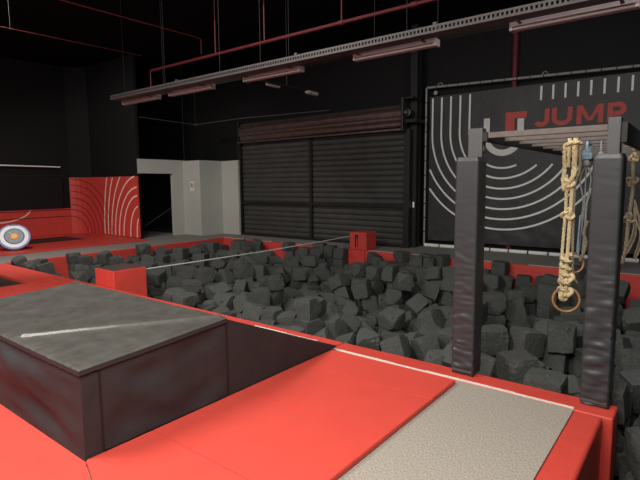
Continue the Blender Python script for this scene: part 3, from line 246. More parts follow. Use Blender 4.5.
2,31,523,-26,54,45,-52,3,74,515,-56,8,-70,-70,1,138,535,-24,100,-7,0,2,167,520,-22,-45,89,0,1,-1095,556,-50,-34,-37,-86,1,-987,559,-28,46,-54,46,3,-879,550,-81,-68,1,-24,
2,-884,607,-66,43,-13,78,2,-812,563,-32,-41,-57,-41,0,-736,556,-27,69,16,16,0,-534,554,-79,61,-34,-26,2,-515,537,-49,42,-80,-29,2,-399,570,-65,33,-50,80,2,-372,541,-68,15,-32,27,
1,-156,545,-76,-41,55,46,1,8,583,-36,60,-20,-71,0,36,560,-52,30,-95,0,2,69,541,-26,69,-24,68,0,119,567,-26,71,-4,-4,0,171,554,-27,-2,9,92,1,-1083,612,-48,-54,-67,39,
1,-1014,643,-48,70,-63,22,1,-984,646,-54,-27,28,-92,0,-774,574,-56,-28,31,20,1,-750,617,-28,-55,38,-42,0,-716,608,-56,-49,20,-73,2,-490,589,-55,-10,-42,-39,0,-455,557,-39,-94,-22,7,
3,-353,631,-59,-17,-34,5,3,-325,650,-69,42,-82,29,1,-148,580,-50,11,24,19,2,-92,592,-30,-1,85,-52,2,39,605,-20,-69,15,-15,2,71,599,-25,-22,67,22,3,141,619,-83,0,-56,4,
2,173,585,-61,3,-4,81,2,-1061,654,-56,7,-82,-15,2,-1034,673,-72,63,32,-18,3,-1000,659,-73,90,-17,17,2,-952,648,-52,-100,0,-4,0,-896,666,-52,-33,63,33,0,-871,651,-56,42,-57,42,
1,-779,639,-32,66,75,0,1,-523,667,-54,-39,-14,-59,1,-318,676,-89,18,46,14,3,-260,661,-23,0,0,-4,3,-158,608,-86,-26,-63,-59,3,-126,632,-52,0,0,-93,0,-54,646,-52,71,-3,71,
1,4,645,-55,-63,18,-75,2,53,637,-27,65,24,-72,2,90,632,-52,50,51,-50,3,119,652,-33,58,41,41,1,170,654,-25,-45,55,48,3,-953,730,-53,24,82,-46,3,-873,685,-29,-66,26,66,
3,-796,703,-33,-76,44,-15,3,-778,718,-80,85,-2,39,0,-724,709,-27,-66,-29,-59,1,-707,689,-50,-61,-36,-57,0,-632,675,-56,38,-64,59,3,-416,682,-90,19,50,-5,3,-335,723,-69,45,-1,41,
0,-257,694,-29,100,3,0,3,-223,689,-37,-64,19,51,3,-91,696,-30,-12,70,12,1,-20,690,-55,68,-15,-14,2,28,702,-24,39,59,-39,0,66,664,-78,73,9,-3,3,93,678,-49,17,-96,-14,
1,154,682,-47,62,58,40,3,-1107,742,-21,-14,-79,-10,0,-1064,730,-63,46,-35,-51,0,-1034,744,-50,-70,-13,13,2,-1002,730,-50,67,21,21,1,-677,736,-66,70,54,-37,2,-647,711,-69,38,-22,88,
1,-298,792,-45,42,-48,-36,3,-287,761,-37,-18,23,91,3,-238,752,-84,-30,-49,-23,1,-104,737,-54,-14,26,-9,3,-48,720,-29,-50,-45,-56,0,2,727,-26,-68,1,73,1,69,721,-46,-59,-48,54,
0,95,711,-42,92,-3,7,1,121,712,-28,-45,54,-51,0,156,712,-41,-50,12,-85,3,-1069,777,-26,-98,-17,0,3,-1041,767,-23,22,66,69,2,-962,787,-50,75,-10,-66,2,-862,781,-49,-71,-5,-71,
1,-828,800,-60,-94,9,12,3,-624,798,-104,-9,-70,70,3,-328,831,-43,-19,-7,-50,3,-267,836,-41,2,-48,10,2,-153,756,-62,34,-32,35,3,-100,772,-62,41,26,-73,1,-68,760,-48,22,-20,-15,
0,24,788,-23,-61,-39,-55,3,60,771,-26,-67,17,71,0,104,773,-28,21,78,-21,0,132,779,-52,1,0,79,0,175,771,-27,9,-67,-5,2,-992,830,-28,-69,13,69,2,-957,836,-26,-66,-34,42,
2,-859,817,-60,-52,-48,48,0,-812,828,-72,-86,14,49,2,-781,828,-64,80,38,-22,2,-720,839,-49,-28,-65,-31,1,-622,832,-56,-5,2,97,2,-525,829,-23,71,0,71,2,-494,805,-24,-67,-15,9,
2,-429,822,-67,39,-27,50,1,-291,879,-47,-60,49,6,3,-236,817,-32,-41,-58,-41,2,-169,815,-53,-53,-85,0,1,-36,775,-42,-15,92,-14,0,-2,807,-55,-63,17,55,0,41,812,-23,-36,61,36,
1,82,826,-28,67,23,-67,1,116,841,-25,-54,46,54,1,175,817,-59,41,2,-4,1,-1073,870,-47,32,-80,23,2,-1049,848,-34,-68,-36,-49,2,-1013,861,-30,42,44,57,1,-937,861,-58,10,56,54,
2,-905,851,-67,-21,-41,32,1,-802,858,-56,-36,61,-61,1,-737,868,-52,-98,22,0,1,-676,881,-56,77,-6,60,2,-620,884,-55,-20,62,-60,1,-502,882,-80,54,35,-40,2,-366,869,-65,53,74,29,
2,-348,897,-44,84,-13,-51,2,-280,903,-55,23,28,36,0,-128,861,-54,-44,56,44,2,-92,854,-50,78,62,0,1,-58,849,-71,40,-27,0,2,-23,855,-46,37,-39,-67,3,13,849,-59,-17,-1,17,
2,84,860,-29,16,-68,18,1,116,866,-29,-51,-49,-51,3,-1123,902,-50,-51,-86,-2,0,-1070,904,-58,96,-9,-25,3,-1022,927,-49,6,24,70,1,-878,895,-78,2,-4,40,0,-795,946,-55,-64,55,-30,
1,-775,936,-30,-49,-87,-3,0,-744,909,-30,25,-66,25,3,-665,930,-76,72,9,11,3,-422,929,-78,-69,2,-5,2,-374,943,-52,-47,1,63,2,-272,939,-64,-69,55,-45,0,-194,921,-69,-34,49,-38,
0,-137,917,-30,51,-49,51,0,-109,889,-55,39,-27,38,3,-3,906,-27,-65,28,-49,2,24,879,-37,10,-35,70,1,61,889,-29,-52,40,47,0,92,898,-26,-73,9,68,1,147,904,-37,12,-90,24,
2,-1105,925,-58,26,39,-45,1,-1056,935,-78,46,54,54,2,-1028,962,-31,38,58,-34,0,-973,956,-33,-18,70,-69,1,-884,945,-62,38,-19,-16,0,-792,972,-30,-9,-68,-70,3,-578,970,-56,48,-51,46,
3,-468,969,-29,74,-10,65,2,-437,967,-34,-69,15,69,0,-411,948,-46,-49,-2,-14,0,-136,964,-23,16,-69,16,3,-99,917,-65,-92,-17,-22,3,-27,968,-32,-70,-36,-47,0,-7,943,-41,-5,32,92,
1,20,939,-28,-74,19,58,1,57,934,-50,-4,-71,-20,0,109,935,-104,0,0,-73,2,122,923,-56,13,54,-6,0,-9,178,-34,1,3,-98,0,50,194,-36,-28,-32,-90,1,99,206,-80,5,79,3,
0,125,176,-23,59,-44,-39,3,156,205,-51,-35,36,9,0,54,272,-11,-13,26,80,2,116,248,-10,38,-42,-82,0,153,232,-32,36,82,-38,1,173,244,-51,-70,-19,-68,1,5,276,-19,64,71,20,
2,86,337,-30,66,26,26,2,116,274,-30,84,-14,39,1,156,307,-4,44,-58,-64,0,5,306,-32,59,-46,-44,1,95,330,-56,-62,34,-34,1,124,355,-13,28,-74,-21,0,174,367,-11,23,29,-73,
2,6,359,-21,74,-31,-55,0,89,381,-55,-6,25,-83,1,123,377,-36,98,-12,0,1,177,364,-55,74,12,64,0,55,390,-54,-88,-30,-23,0,160,395,-28,-8,-99,-5,3,-974,419,-28,44,-50,59,
0,-829,418,-36,-80,3,57,0,-647,414,-30,40,-56,58,3,-483,452,-59,-71,5,7,3,-452,424,-88,0,-51,12,2,-456,413,-55,-71,-71,0,2,-264,439,-53,91,-41,0,3,-240,418,-40,-10,-90,-28,
3,14,433,-50,61,-25,-26,2,42,446,0,11,70,-11,1,72,455,0,70,-9,70,2,104,452,-9,59,-31,23,1,178,444,-20,4,70,3,0,-1123,477,-54,27,14,3,3,-1056,453,-77,68,-21,-21,
3,-868,480,-59,-13,87,-47,1,-842,485,-59,48,77,-27,1,-838,505,-33,-50,-55,64,2,-615,441,-44,-91,24,-1,0,-281,466,-56,52,49,50,0,-229,449,-59,79,-13,50,1,20,467,-51,42,64,-46,
0,47,478,-4,48,52,-48,1,113,489,-26,-21,67,21,1,145,499,-19,35,12,-37,3,-938,553,-37,-4,-96,14,2,-716,502,-100,-22,67,70,1,-665,501,-53,43,-53,-65,3,-431,511,-33,8,-70,-70,
2,-193,501,-50,-8,1,-99,0,-96,527,-74,-19,-95,12,0,-4,525,-3,5,-71,5,0,61,514,-30,24,97,2,0,109,515,-64,49,-46,3,1,99,531,-44,-65,69,-32,0,-1001,592,-46,22,61,73,
1,-950,549,-61,57,60,23,0,-913,562,-54,-76,-65,2,3,-551,526,-68,8,-48,46,2,-56,544,-61,-64,45,63,0,7,601,-15,-26,69,-26,1,34,559,-27,81,59,0,2,62,530,-2,-53,39,57,
3,120,568,-2,2,71,-2,2,173,560,-2,-48,-60,-36,0,-928,654,-31,-32,-20,-7,0,-744,590,-51,-40,-63,55,3,-469,619,-69,-61,-66,-15,1,-332,531,-62,-15,90,8,2,-154,618,-53,-56,38,-44,
3,-7,621,-36,-19,57,-28,3,91,621,-1,5,8,94,3,172,618,-67,-3,-100,4,1,152,585,-37,-96,7,-21,0,-1121,642,-44,-25,-68,49,0,-1021,677,-48,-1,-42,4,1,-991,679,-46,-48,-45,57,
0,-961,678,-46,0,65,16,2,-838,658,-57,-15,-29,-71,1,-802,668,-54,-48,53,70,3,-717,670,-83,-88,43,-13,3,-450,688,-73,7,26,93,1,-323,674,-56,-32,32,37,1,-166,637,-80,80,-60,0,
1,-108,623,-26,46,57,58,3,16,635,-25,-14,96,19,1,53,633,0,63,31,-69,3,88,626,-28,17,69,-16,0,110,655,-7,0,0,96,0,-973,754,-61,-42,-72,51,2,-923,682,-50,41,-64,35,
3,-760,717,-32,-17,42,-76,3,-720,664,-55,39,-64,-64,3,-420,705,-73,-55,-71,-24,3,-315,708,-53,71,4,-57,1,4,679,-52,-30,64,-56,0,54,679,-104,64,-29,-29,0,62,692,-73,57,37,-37,
2,131,682,-35,2,-97,-8,0,-937,746,-76,-25,-52,-5,2,-857,741,-36,91,-36,-7,0,-259,767,-76,-49,-1,-78,0,-201,760,-84,31,-15,-48,1,4,727,0,47,-50,-54,3,29,735,-55,8,-66,-74,
3,86,699,-21,-63,-16,64,0,146,748,-60,-8,73,-19,0,151,730,-15,-33,-81,8,0,-827,766,-32,56,39,-14,3,-745,805,-85,-53,-77,18,2,-329,844,-15,41,-37,-20,1,-133,794,-50,63,34,-60,
0,-91,786,-44,42,25,-74,1,13,757,-24,-11,-76,63,1,61,776,-2,-70,3,0,1,115,764,-4,78,-22,54,0,141,781,-26,-5,71,6,3,175,759,-5,-74,7,-67,1,-1126,845,-46,-67,-4,-74,
3,-1094,852,-54,57,-31,-70,3,-869,818,-35,-43,-56,-43,2,-826,834,-50,23,61,-74,1,-794,812,-47,-25,-29,89,3,-535,887,-82,-92,19,-27,0,-196,835,-79,-73,31,58,1,-25,750,-26,-13,84,-42,
1,-12,796,-35,-95,-18,-20,2,77,816,-1,39,59,-39,0,101,809,-92,37,-82,29,2,174,838,-39,-17,-66,26,0,-1044,882,-42,57,55,-60,3,-967,884,-46,-9,1,8,3,-914,885,-49,65,59,35,
1,-822,874,-57,3,-1,-26,2,-616,934,-78,69,16,-69,1,-373,899,-57,-63,38,36,3,-364,899,-23,-40,-67,-53,1,-131,863,-28,-28,-65,65,2,-69,822,-50,-69,-4,-70,0,-39,827,-45,75,13,2,
2,53,843,-25,-36,66,34,0,86,865,-4,-68,20,68,0,145,867,-27,11,77,-63,2,175,882,-23,0,0,-100,3,-1091,905,-40,-28,-42,33,3,-844,890,-42,-64,40,15,2,-826,924,-56,9,60,59,
0,-775,898,-56,-44,35,60,2,-399,920,-62,-60,-14,-18,2,-329,932,-60,36,-75,-14,2,-200,953,-52,-75,1,66,1,-110,922,-30,-48,53,49,1,-48,909,-25,67,22,22,2,-9,876,-19,99,-5,-12,
1,18,855,-23,34,-3,-44,3,53,887,-5,43,56,-26,2,125,895,-19,-56,28,31,1,-1077,940,-55,-68,-30,1,3,-921,948,-52,36,-61,-61,3,-897,973,-81,70,0,-72,1,-570,936,-62,-1,74,-26,
2,-384,972,-32,62,31,-34,1,-196,956,-79,-22,-70,-28,2,-17,965,-9,60,-10,-28,1,-20,929,-17,54,-62,56,1,15,930,-1,9,61,-3,0,68,967,-23,-12,-70,-12,0,107,930,-34,16,71,-68,
0,175,942,-58,98,-10,2,1,60,213,-23,-42,-1,-56,0,99,200,-37,-89,-15,38,1,124,212,-45,55,-4,-77,3,177,175,-20,100,7,0,3,79,282,-24,14,-84,-52,3,150,255,-23,-74,59,29,
3,170,209,-21,-65,52,54,3,28,295,-3,44,-57,-64,3,39,298,-26,-15,-70,-32,1,103,309,-30,-84,-22,24,0,172,333,0,52,-69,14,3,-2,308,-4,-64,-76,-13]

C = bpy.context.scene.collection
PI = math.pi
random.seed(11)

# ------------------------------------------------------------------ materials
def mat(name, col, rough=.5, metal=0, spec=.5, nscale=0, bump=0, var=0, dist=.01, emit=None, coat=0, detail=4):
    m = bpy.data.materials.new(name); m.use_nodes = True
    nt = m.node_tree; b = nt.nodes['Principled BSDF']
    b.inputs['Base Color'].default_value = (*col, 1); b.inputs['Roughness'].default_value = rough
    b.inputs['Metallic'].default_value = metal; b.inputs['Specular IOR Level'].default_value = spec
    b.inputs['Coat Weight'].default_value = coat
    if nscale:
        tc = nt.nodes.new('ShaderNodeTexCoord'); n = nt.nodes.new('ShaderNodeTexNoise')
        n.inputs['Scale'].default_value = nscale; n.inputs['Detail'].default_value = detail
        nt.links.new(tc.outputs['Object'], n.inputs['Vector'])
        if bump:
            bp = nt.nodes.new('ShaderNodeBump'); bp.inputs['Strength'].default_value = bump
            bp.inputs['Distance'].default_value = dist
            nt.links.new(n.outputs['Fac'], bp.inputs['Height']); nt.links.new(bp.outputs['Normal'], b.inputs['Normal'])
        if var:
            r = nt.nodes.new('ShaderNodeValToRGB')
            r.color_ramp.elements[0].position = .3; r.color_ramp.elements[1].position = .7
            r.color_ramp.elements[0].color = (*[c*(1-var) for c in col], 1)
            r.color_ramp.elements[1].color = (*[min(1, c*(1+var)) for c in col], 1)
            nt.links.new(n.outputs['Fac'], r.inputs['Fac']); nt.links.new(r.outputs['Color'], b.inputs['Base Color'])
    return m

M = {}
M['red'] = mat('red_vinyl', (.70, .075, .055), .45, nscale=9, bump=.25, var=.05, dist=.02, spec=.4)
M['redmat'] = mat('red_mat_vinyl', (.74, .085, .062), .52, nscale=5, bump=.15, var=.03, dist=.02, spec=.35)
M['redfar'] = mat('red_padding', (.62, .060, .048), .5, nscale=6, bump=.2, var=.06, dist=.02)
M['blackvinyl'] = mat('black_vinyl', (.046, .045, .047), .6, nscale=5, bump=.3, var=.06, dist=.03, spec=.12)
M['topvinyl'] = mat('sheen_grey_vinyl_top', (.088, .086, .079), .29, nscale=9, bump=.12, var=.18, dist=.012, spec=.5, detail=8)  # ceiling light sheen painted into the lid's grey; the anchor box top is grey
M['padvinyl'] = mat('post_pad_vinyl', (.040, .043, .046), .40, nscale=8, bump=.2, var=.06, dist=.01, spec=.45)
M['foam'] = mat('charcoal_foam', (.076, .079, .074), .95, nscale=45, bump=.9, var=.2, dist=.012, spec=.15, detail=8)
M['steel'] = mat('painted_steel', (.085, .088, .09), .45, nscale=20, var=.06, spec=.4)
M['blacksteel'] = mat('black_steel', (.012, .012, .012), .45, nscale=20, var=.1)
M['rung'] = mat('rung_steel', (.13, .11, .098), .55, nscale=18, var=.15)
M['beam'] = mat('beam_steel', (.007, .007, .007), .6, nscale=18, var=.1)
M['blackwall'] = mat('black_wall_paint', (.009, .009, .009), .75, nscale=3, var=.1, spec=.25)
M['ceil'] = mat('black_ceiling', (.004, .004, .004), .9, nscale=3, var=.1, spec=.1)
M['grey'] = mat('grey_wall_paint', (.46, .46, .42), .7, nscale=4, var=.03, spec=.3)
M['deck'] = mat('dark_walkway_carpet', (.26, .24, .22), .9, nscale=60, var=.2, bump=.3, spec=.2)
M['pitfloor'] = mat('pit_floor', (.02, .02, .02), .95, nscale=9, var=.2)
M['banner'] = mat('dark_banner_vinyl', (.036, .036, .036), .5, nscale=2.2, bump=.5, var=.06, dist=.05, spec=.4)
M['print'] = mat('white_print', (.78, .77, .73), .6, nscale=9, var=.05)
M['printgrey'] = mat('grey_print', (.68, .66, .62), .6, nscale=9, var=.05)
M['printred'] = mat('red_print', (.50, .065, .05), .6, nscale=9, var=.05)
M['foamwrap'] = mat('white_tube', (.92, .91, .88), .5, nscale=12, var=.06)
M['frametube'] = mat('grey_frame_tube', (.30, .29, .27), .5, nscale=12, var=.06)
M['velcro'] = mat('white_velcro_tape', (.85, .80, .72), .6, nscale=30, var=.15, bump=.3)
M['line'] = mat('dark_line_print', (.10, .008, .006), .6, nscale=9, var=.05)
M['pale'] = mat('pale_line_print', (.95, .70, .58), .5, nscale=9, var=.05)
M['shutter'] = mat('shutter_slats', (.075, .073, .066), .42, metal=.3, nscale=3, var=.12, bump=.05, spec=.5)
M['roll'] = mat('shutter_roll_metal', (.30, .22, .20), .33, metal=.85, nscale=6, var=.2, bump=.1)
M['redpipe'] = mat('red_pipe_paint', (.10, .007, .010), .6, nscale=12, var=.15)
M['tray'] = mat('galvanised_tray', (.085, .075, .072), .55, metal=.3, nscale=20, var=.15)
M['fixture'] = mat('batten_body', (.33, .27, .26), .4, nscale=9, var=.05)
M['rope'] = mat('manila_rope', (.74, .62, .36), .85, nscale=80, var=.25, bump=.5, dist=.004)
M['oldrope'] = mat('weathered_rope', (.30, .25, .17), .9, nscale=80, var=.3, bump=.5, dist=.004)
M['greycord'] = mat('grey_cord', (.30, .32, .31), .8, nscale=60, var=.2, bump=.3)
M['wood'] = mat('varnished_wood', (.46, .23, .09), .35, nscale=16, var=.2, spec=.5)
M['blue'] = mat('pale_blue_plastic', (.28, .42, .52), .5, nscale=12, var=.15)
M['net'] = mat('trampoline_mesh', (.035, .022, .018), .7, nscale=120, var=.35, bump=.3)
M['strap'] = mat('white_webbing', (.55, .54, .50), .7, nscale=30, var=.1)
M['tblue'] = mat('target_blue', (.20, .30, .55), .4, nscale=12, var=.1)
M['twhite'] = mat('target_white', (.78, .80, .84), .4, nscale=12, var=.04)
M['tgrey'] = mat('target_grey_blue', (.22, .29, .34), .5, nscale=12, var=.08)
M['tdark'] = mat('target_dark', (.04, .05, .07), .5, nscale=12, var=.08)
M['tred'] = mat('target_red', (.75, .16, .05), .5, nscale=12, var=.08)
M['tyellow'] = mat('target_yellow', (.85, .62, .08), .5, nscale=12, var=.08)
M['paper'] = mat('white_notice', (.75, .72, .68), .6, nscale=12, var=.03)
# speckled grey carpet
def carpet():
    m = bpy.data.materials.new('speckled_carpet'); m.use_nodes = True; nt = m.node_tree; b = nt.nodes['Principled BSDF']
    b.inputs['Roughness'].default_value = .95; b.inputs['Specular IOR Level'].default_value = .15
    tc = nt.nodes.new('ShaderNodeTexCoord')
    n = nt.nodes.new('ShaderNodeTexNoise'); n.inputs['Scale'].default_value = 95; n.inputs['Detail'].default_value = 5; n.inputs['Roughness'].default_value = .7
    v = nt.nodes.new('ShaderNodeTexVoronoi'); v.inputs['Scale'].default_value = 60
    r = nt.nodes.new('ShaderNodeValToRGB')
    e = r.color_ramp.elements; e[0].position = .35; e[0].color = (.27, .24, .205, 1); e[1].position = .62; e[1].color = (.50, .455, .40, 1)
    nt.links.new(tc.outputs['Object'], n.inputs['Vector']); nt.links.new(tc.outputs['Object'], v.inputs['Vector'])
    nt.links.new(n.outputs['Fac'], r.inputs['Fac']); nt.links.new(r.outputs['Color'], b.inputs['Base Color'])
    bp = nt.nodes.new('ShaderNodeBump'); bp.inputs['Strength'].default_value = .5; bp.inputs['Distance'].default_value = .006
    nt.links.new(v.outputs['Distance'], bp.inputs['Height']); nt.links.new(bp.outputs['Normal'], b.inputs['Normal'])
    return m
M['carpet'] = carpet()

# ------------------------------------------------------------------ mesh builder
class MB:
    def __init__(s): s.bm = bmesh.new()
    def box(s, x0, x1, y0, y1, z0, z1, bev=0, seg=2):
        r = bmesh.ops.create_cube(s.bm, size=1); vs = r['verts']
        for v in vs: v.co = Vector((x0+(v.co.x+.5)*(x1-x0), y0+(v.co.y+.5)*(y1-y0), z0+(v.co.z+.5)*(z1-z0)))
        if bev:
            es = list({e for v in vs for e in v.link_edges})
            bmesh.ops.bevel(s.bm, geom=es, offset=bev, segments=seg, affect='EDGES', profile=.6)
        return s
    def hexa(s, p, bev=0):   # 8 points: bottom ring 4, top ring 4
        vs = [s.bm.verts.new(q) for q in p]
        fs = [s.bm.faces.new([vs[i] for i in f]) for f in ((3,2,1,0),(4,5,6,7),(0,1,5,4),(1,2,6,5),(2,3,7,6),(3,0,4,7))]
        if bev: bmesh.ops.bevel(s.bm, geom=list({e for f in fs for e in f.edges}), offset=bev, segments=2, affect='EDGES')
        return s
    def tube(s, pts, r, n=8, cap=True, closed=False):
        pts = [Vector(p) for p in pts]; rings = []; N = len(pts)
        up = None
        for i, p in enumerate(pts):
            if closed: t = pts[(i+1) % N]-pts[i-1]
            else: t = pts[min(i+1, N-1)]-pts[max(i-1, 0)]
            t.normalize()
            if up is None:
                up = Vector((0, 0, 1)) if abs(t.z) < .9 else Vector((1, 0, 0))
            a = t.cross(up)
            if a.length < 1e-4: a = t.orthogonal()
            a.normalize(); b = a.cross(t).normalized(); up = b
            rr = r[i] if isinstance(r, (list, tuple)) else r
            rings.append([s.bm.verts.new(p+a*math.cos(k*2*PI/n)*rr+b*math.sin(k*2*PI/n)*rr) for k in range(n)])
        for i in range(N if closed else N-1):
            A, B = rings[i], rings[(i+1) % N]
            off = 0
            if closed and i == N-1:
                off = min(range(n), key=lambda o: (A[0].co-B[o].co).length)
            for k in range(n):
                try: s.bm.faces.new((A[k], A[(k+1) % n], B[(k+1+off) % n], B[(k+off) % n]))
                except ValueError: pass
        if cap and not closed:
            s.bm.faces.new(rings[0][::-1]); s.bm.faces.new(rings[-1])
        return s
    def prism(s, pts, f):    # pts 2D polygon, f(u, v, w) -> 3D, w in 0..1
        lo = [s.bm.verts.new(f(u, v, 0)) for u, v in pts]; hi = [s.bm.verts.new(f(u, v, 1)) for u, v in pts]
        s.bm.faces.new(lo[::-1]); s.bm.faces.new(hi); n = len(pts)
        for i in range(n): s.bm.faces.new((lo[i], lo[(i+1) % n], hi[(i+1) % n], hi[i]))
        return s
    def ribbon(s, pts, w, f):  # centre line 2D of width w extruded a little by f(u,v,w)
        N = len(pts); L = []; Rr = []
        for i, (x, y) in enumerate(pts):
            x0, y0 = pts[max(i-1, 0)]; x1, y1 = pts[min(i+1, N-1)]
            dx, dy = x1-x0, y1-y0; d = math.hypot(dx, dy) or 1
            nx, ny = -dy/d*w/2, dx/d*w/2
            L.append((x+nx, y+ny)); Rr.append((x-nx, y-ny))
        for i in range(N-1):
            s.prism([L[i], Rr[i], Rr[i+1], L[i+1]], f)
        return s
    def lathe(s, prof, n, M4):  # prof list of (r,z)
        rings = []
        for r, z in prof:
            rings.append([s.bm.verts.new(M4 @ Vector((r*math.cos(k*2*PI/n), r*math.sin(k*2*PI/n), z))) for k in range(n)])
        for a, b in zip(rings, rings[1:]):
            for k in range(n): s.bm.faces.new((a[k], a[(k+1) % n], b[(k+1) % n], b[k]))
        s.bm.faces.new(rings[0][::-1]); s.bm.faces.new(rings[-1])
        return s
    def build(s, name, m, parent=None, label=None, smooth=False, recalc=True):
        if recalc: bmesh.ops.recalc_face_normals(s.bm, faces=s.bm.faces)
        me = bpy.data.meshes.new(name); s.bm.to_mesh(me); s.bm.free(); me.materials.append(M[m] if isinstance(m, str) else m)
        if smooth:
            for p in me.polygons: p.use_smooth = True
        o = bpy.data.objects.new(name, me); C.objects.link(o)
        if parent:
            o.parent = parent; o.matrix_parent_inverse = Matrix.Translation(parent.location).inverted()
        if label: o['label'] = label
        return o

def tag(o, label=None, cat=None, group=None, kind=None):
    if label: o['label'] = label
    if cat: o['category'] = cat
    if group: o['group'] = group
    if kind: o['kind'] = kind
    return o
def empty(name, loc, label, cat, group=None):
    o = bpy.data.objects.new(name, None); C.objects.link(o); o.location = loc; o.empty_display_size = .1
    return tag(o, label, cat, group)
def struct(o, label=None): return tag(o, label, None, None, 'structure')
def dup(root, loc, label, group=None):
    r = root.copy(); C.objects.link(r); r.location = loc; r['label'] = label
    if group: r['group'] = group
    for ch in root.children:
        c = ch.copy(); C.objects.link(c); c.parent = r
        for g in ch.children:
            d = g.copy(); C.objects.link(d); d.parent = c
    return r

# ------------------------------------------------------------------ camera
cam = bpy.data.cameras.new('camera'); co = bpy.data.objects.new('camera', cam); C.objects.link(co)
cam.sensor_width = 36; cam.lens = 491.8*36/640; cam.clip_end = 100
yaw, pit, rol = 0.662275632, 0.113323808, -0.00738446
fw = Vector((-math.sin(yaw)*math.cos(pit), math.cos(yaw)*math.cos(pit), -math.sin(pit)))
rt = Vector((math.cos(yaw), math.sin(yaw), 0)); up = rt.cross(fw)
r2 = rt*math.cos(rol)+up*math.sin(rol); u2 = -rt*math.sin(rol)+up*math.cos(rol)
mm = Matrix((r2, u2, -fw)).transposed().to_4x4(); mm.translation = Vector((0, 0, 1.6)); co.matrix_world = mm
bpy.context.scene.camera = co

# ------------------------------------------------------------------ setting
XL, XR, YN, YF = -11.43, 3.2, 3.97, 9.9
PB = -1.25
struct(MB().box(-16.7, 3.5, -2.5, 11.9, PB-.1, PB).build('floor', 'pitfloor'))
struct(MB().box(-16.6, XL-.06, 3.3, 9.98, PB, -.012).box(-13.4, 3.5, YF+.06, 11.7, PB, -.012).box(-16.6, XL-.06, -2.5, 3.3, PB, -.15).build('floor', 'deck'), 'dark carpeted walkway around the far sides of the pit')
struct(MB().box(-6.8, -.634, -2.5, YN-.25, PB, 0).build('floor', 'carpet'), 'pale speckled grey carpeted deck')
struct(MB().box(-16.7, 3.5, 11.75, 11.9, PB, 5.4).build('wall_back', 'blackwall'))
struct(MB().box(3.5, 3.6, -2.5, 11.9, PB, 5.4).build('wall_right', 'blackwall'))
struct(MB().box(-16.7, 3.6, -2.6, 11.9, 5.4, 5.5).build('ceiling', 'ceil'))
# polyline of the left end wall
def poly_wall(mb, pts, z0, z1, th):
    # offset away from the camera side (+y / -x)
    for (x0, y0), (x1, y1) in zip(pts, pts[1:]):
        dx, dy = x1-x0, y1-y0; d = math.hypot(dx, dy); nx, ny = -dy/d*th, dx/d*th
        mb.prism([(x0, y0), (x1, y1), (x1+nx, y1+ny), (x0+nx, y0+ny)], lambda u, v, w: (u, v, z0+(z1-z0)*w))
    return mb
PW = [(-16.6, -2.5), (-16.6, 7.86), (-16.03, 8.30), (-14.36, 8.32), (-13.42, 8.35)]
w = poly_wall(MB(), PW, PB, 5.4, .1)
struct(w.build('wall_left', 'blackwall'))
# grey partition: doorway wall, sign wall, two returns
g = MB()
g.box(-13.52, -13.4, 8.36, 9.58, 1.96, 2.39).box(-13.52, -13.4, 9.58, 10.08, -.012, 2.39)
g.box(-13.4, -12.55, 9.98, 10.08, -.012, 2.37).box(-12.65, -12.55, 10.08, 10.98, -.012, 2.37).box(-12.55, -11.78, 10.88, 10.98, -.012, 2.37)
struct(g.build('wall_partition', 'grey'), 'grey painted zigzag partition wall with dark doorway')
struct(MB().box(-16.6, -13.5, 8.42, 11.7, -.1, -.02).build('floor', 'pitfloor'))
struct(MB().box(-16.7, -16.6, 7.95, 11.75, PB, 5.4).build('wall_left', 'blackwall'))
# stair rail seen through the doorway
hr = empty('handrail', (-14.3, 9.0, 0), 'grey sloping handrail seen through the dark doorway', 'handrail')
MB().tube([(-14.9, 9.0, -.02), (-14.5, 10.5, .95)], .018).build('rail', 'tray', hr)
MB().tube([(-14.5, 10.5, -.02), (-14.5, 10.5, .95)], .015).build('post', 'tray', hr)

# ------------------------------------------------------------------ pit edge padding
def edge_pad(x0, x1, y0, y1, label, top=0.0, m='redfar', tape=None, seed=0):
    t = empty('edge_pad', ((x0+x1)/2, (y0+y1)/2, 0), label, 'padding', 'red padded edges of the foam pit')
    MB().box(x0, x1, y0, y1, -1.05, top, .018, 3).build('pad', m, t, smooth=False)
    if tape:
        rr = random.Random(seed)
        if tape[4] == 'x':
            x = tape[0]; n = 0
            while x < tape[1]:
                l = rr.uniform(.3, 1.1); 
                o = MB().box(x, min(x+l, tape[1]), tape[2]+rr.uniform(0, .012), tape[3]-rr.uniform(0, .012), top-.002, top+.0035).build('velcro_strip', 'velcro', t, 'white velcro strip')
                x += l+rr.uniform(.0, tape[5])
    return t
for i, (a, b, n) in enumerate([(YN, 6.47, 'nearest the archery target'), (6.47, 7.5, 'middle one, with a seam at each end'), (7.5, YF, 'running to the far left pit corner')]):
    edge_pad(XL-.12, XL, a+.004, b-.004, 'red padding along left side of foam pit, '+n)
for i, (a, b, n) in enumerate([(XL-.12, -8.73, 'below the left part of the roller shutter'), (-8.72, -6.37, 'ending below the small red box'), (-6.36, -3.9, 'right of the red box, below the steel column'), (-3.89, -1.2, 'below the dark banner'), (-1.19, XR, 'right of the right padded post')]):
    edge_pad(a+.004, b-.004, YF, YF+.12, 'red padding along far side of pit, '+n, tape=(a+.05, b-.05, YF+.075, YF+.115, 'x', 1.2), seed=i)
for i, (a, b, n) in enumerate([(XL, -7.8, 'beside the low red trampoline pads'), (-7.79, -2.8, 'running behind the grey-topped black box'), (-2.79, -.387, 'supporting the two padded posts')]):
    tp = (None, (-3.95, -3.04, YN-.165, YN-.115, 'x', .0), (a+.02, b-.25, YN-.245, YN-.205, 'x', .0))[i]
    edge_pad(a+.003, b-.003, YN-.25, YN, 'red padding along near side of foam pit, '+n, m='red', tape=tp, seed=7+i)
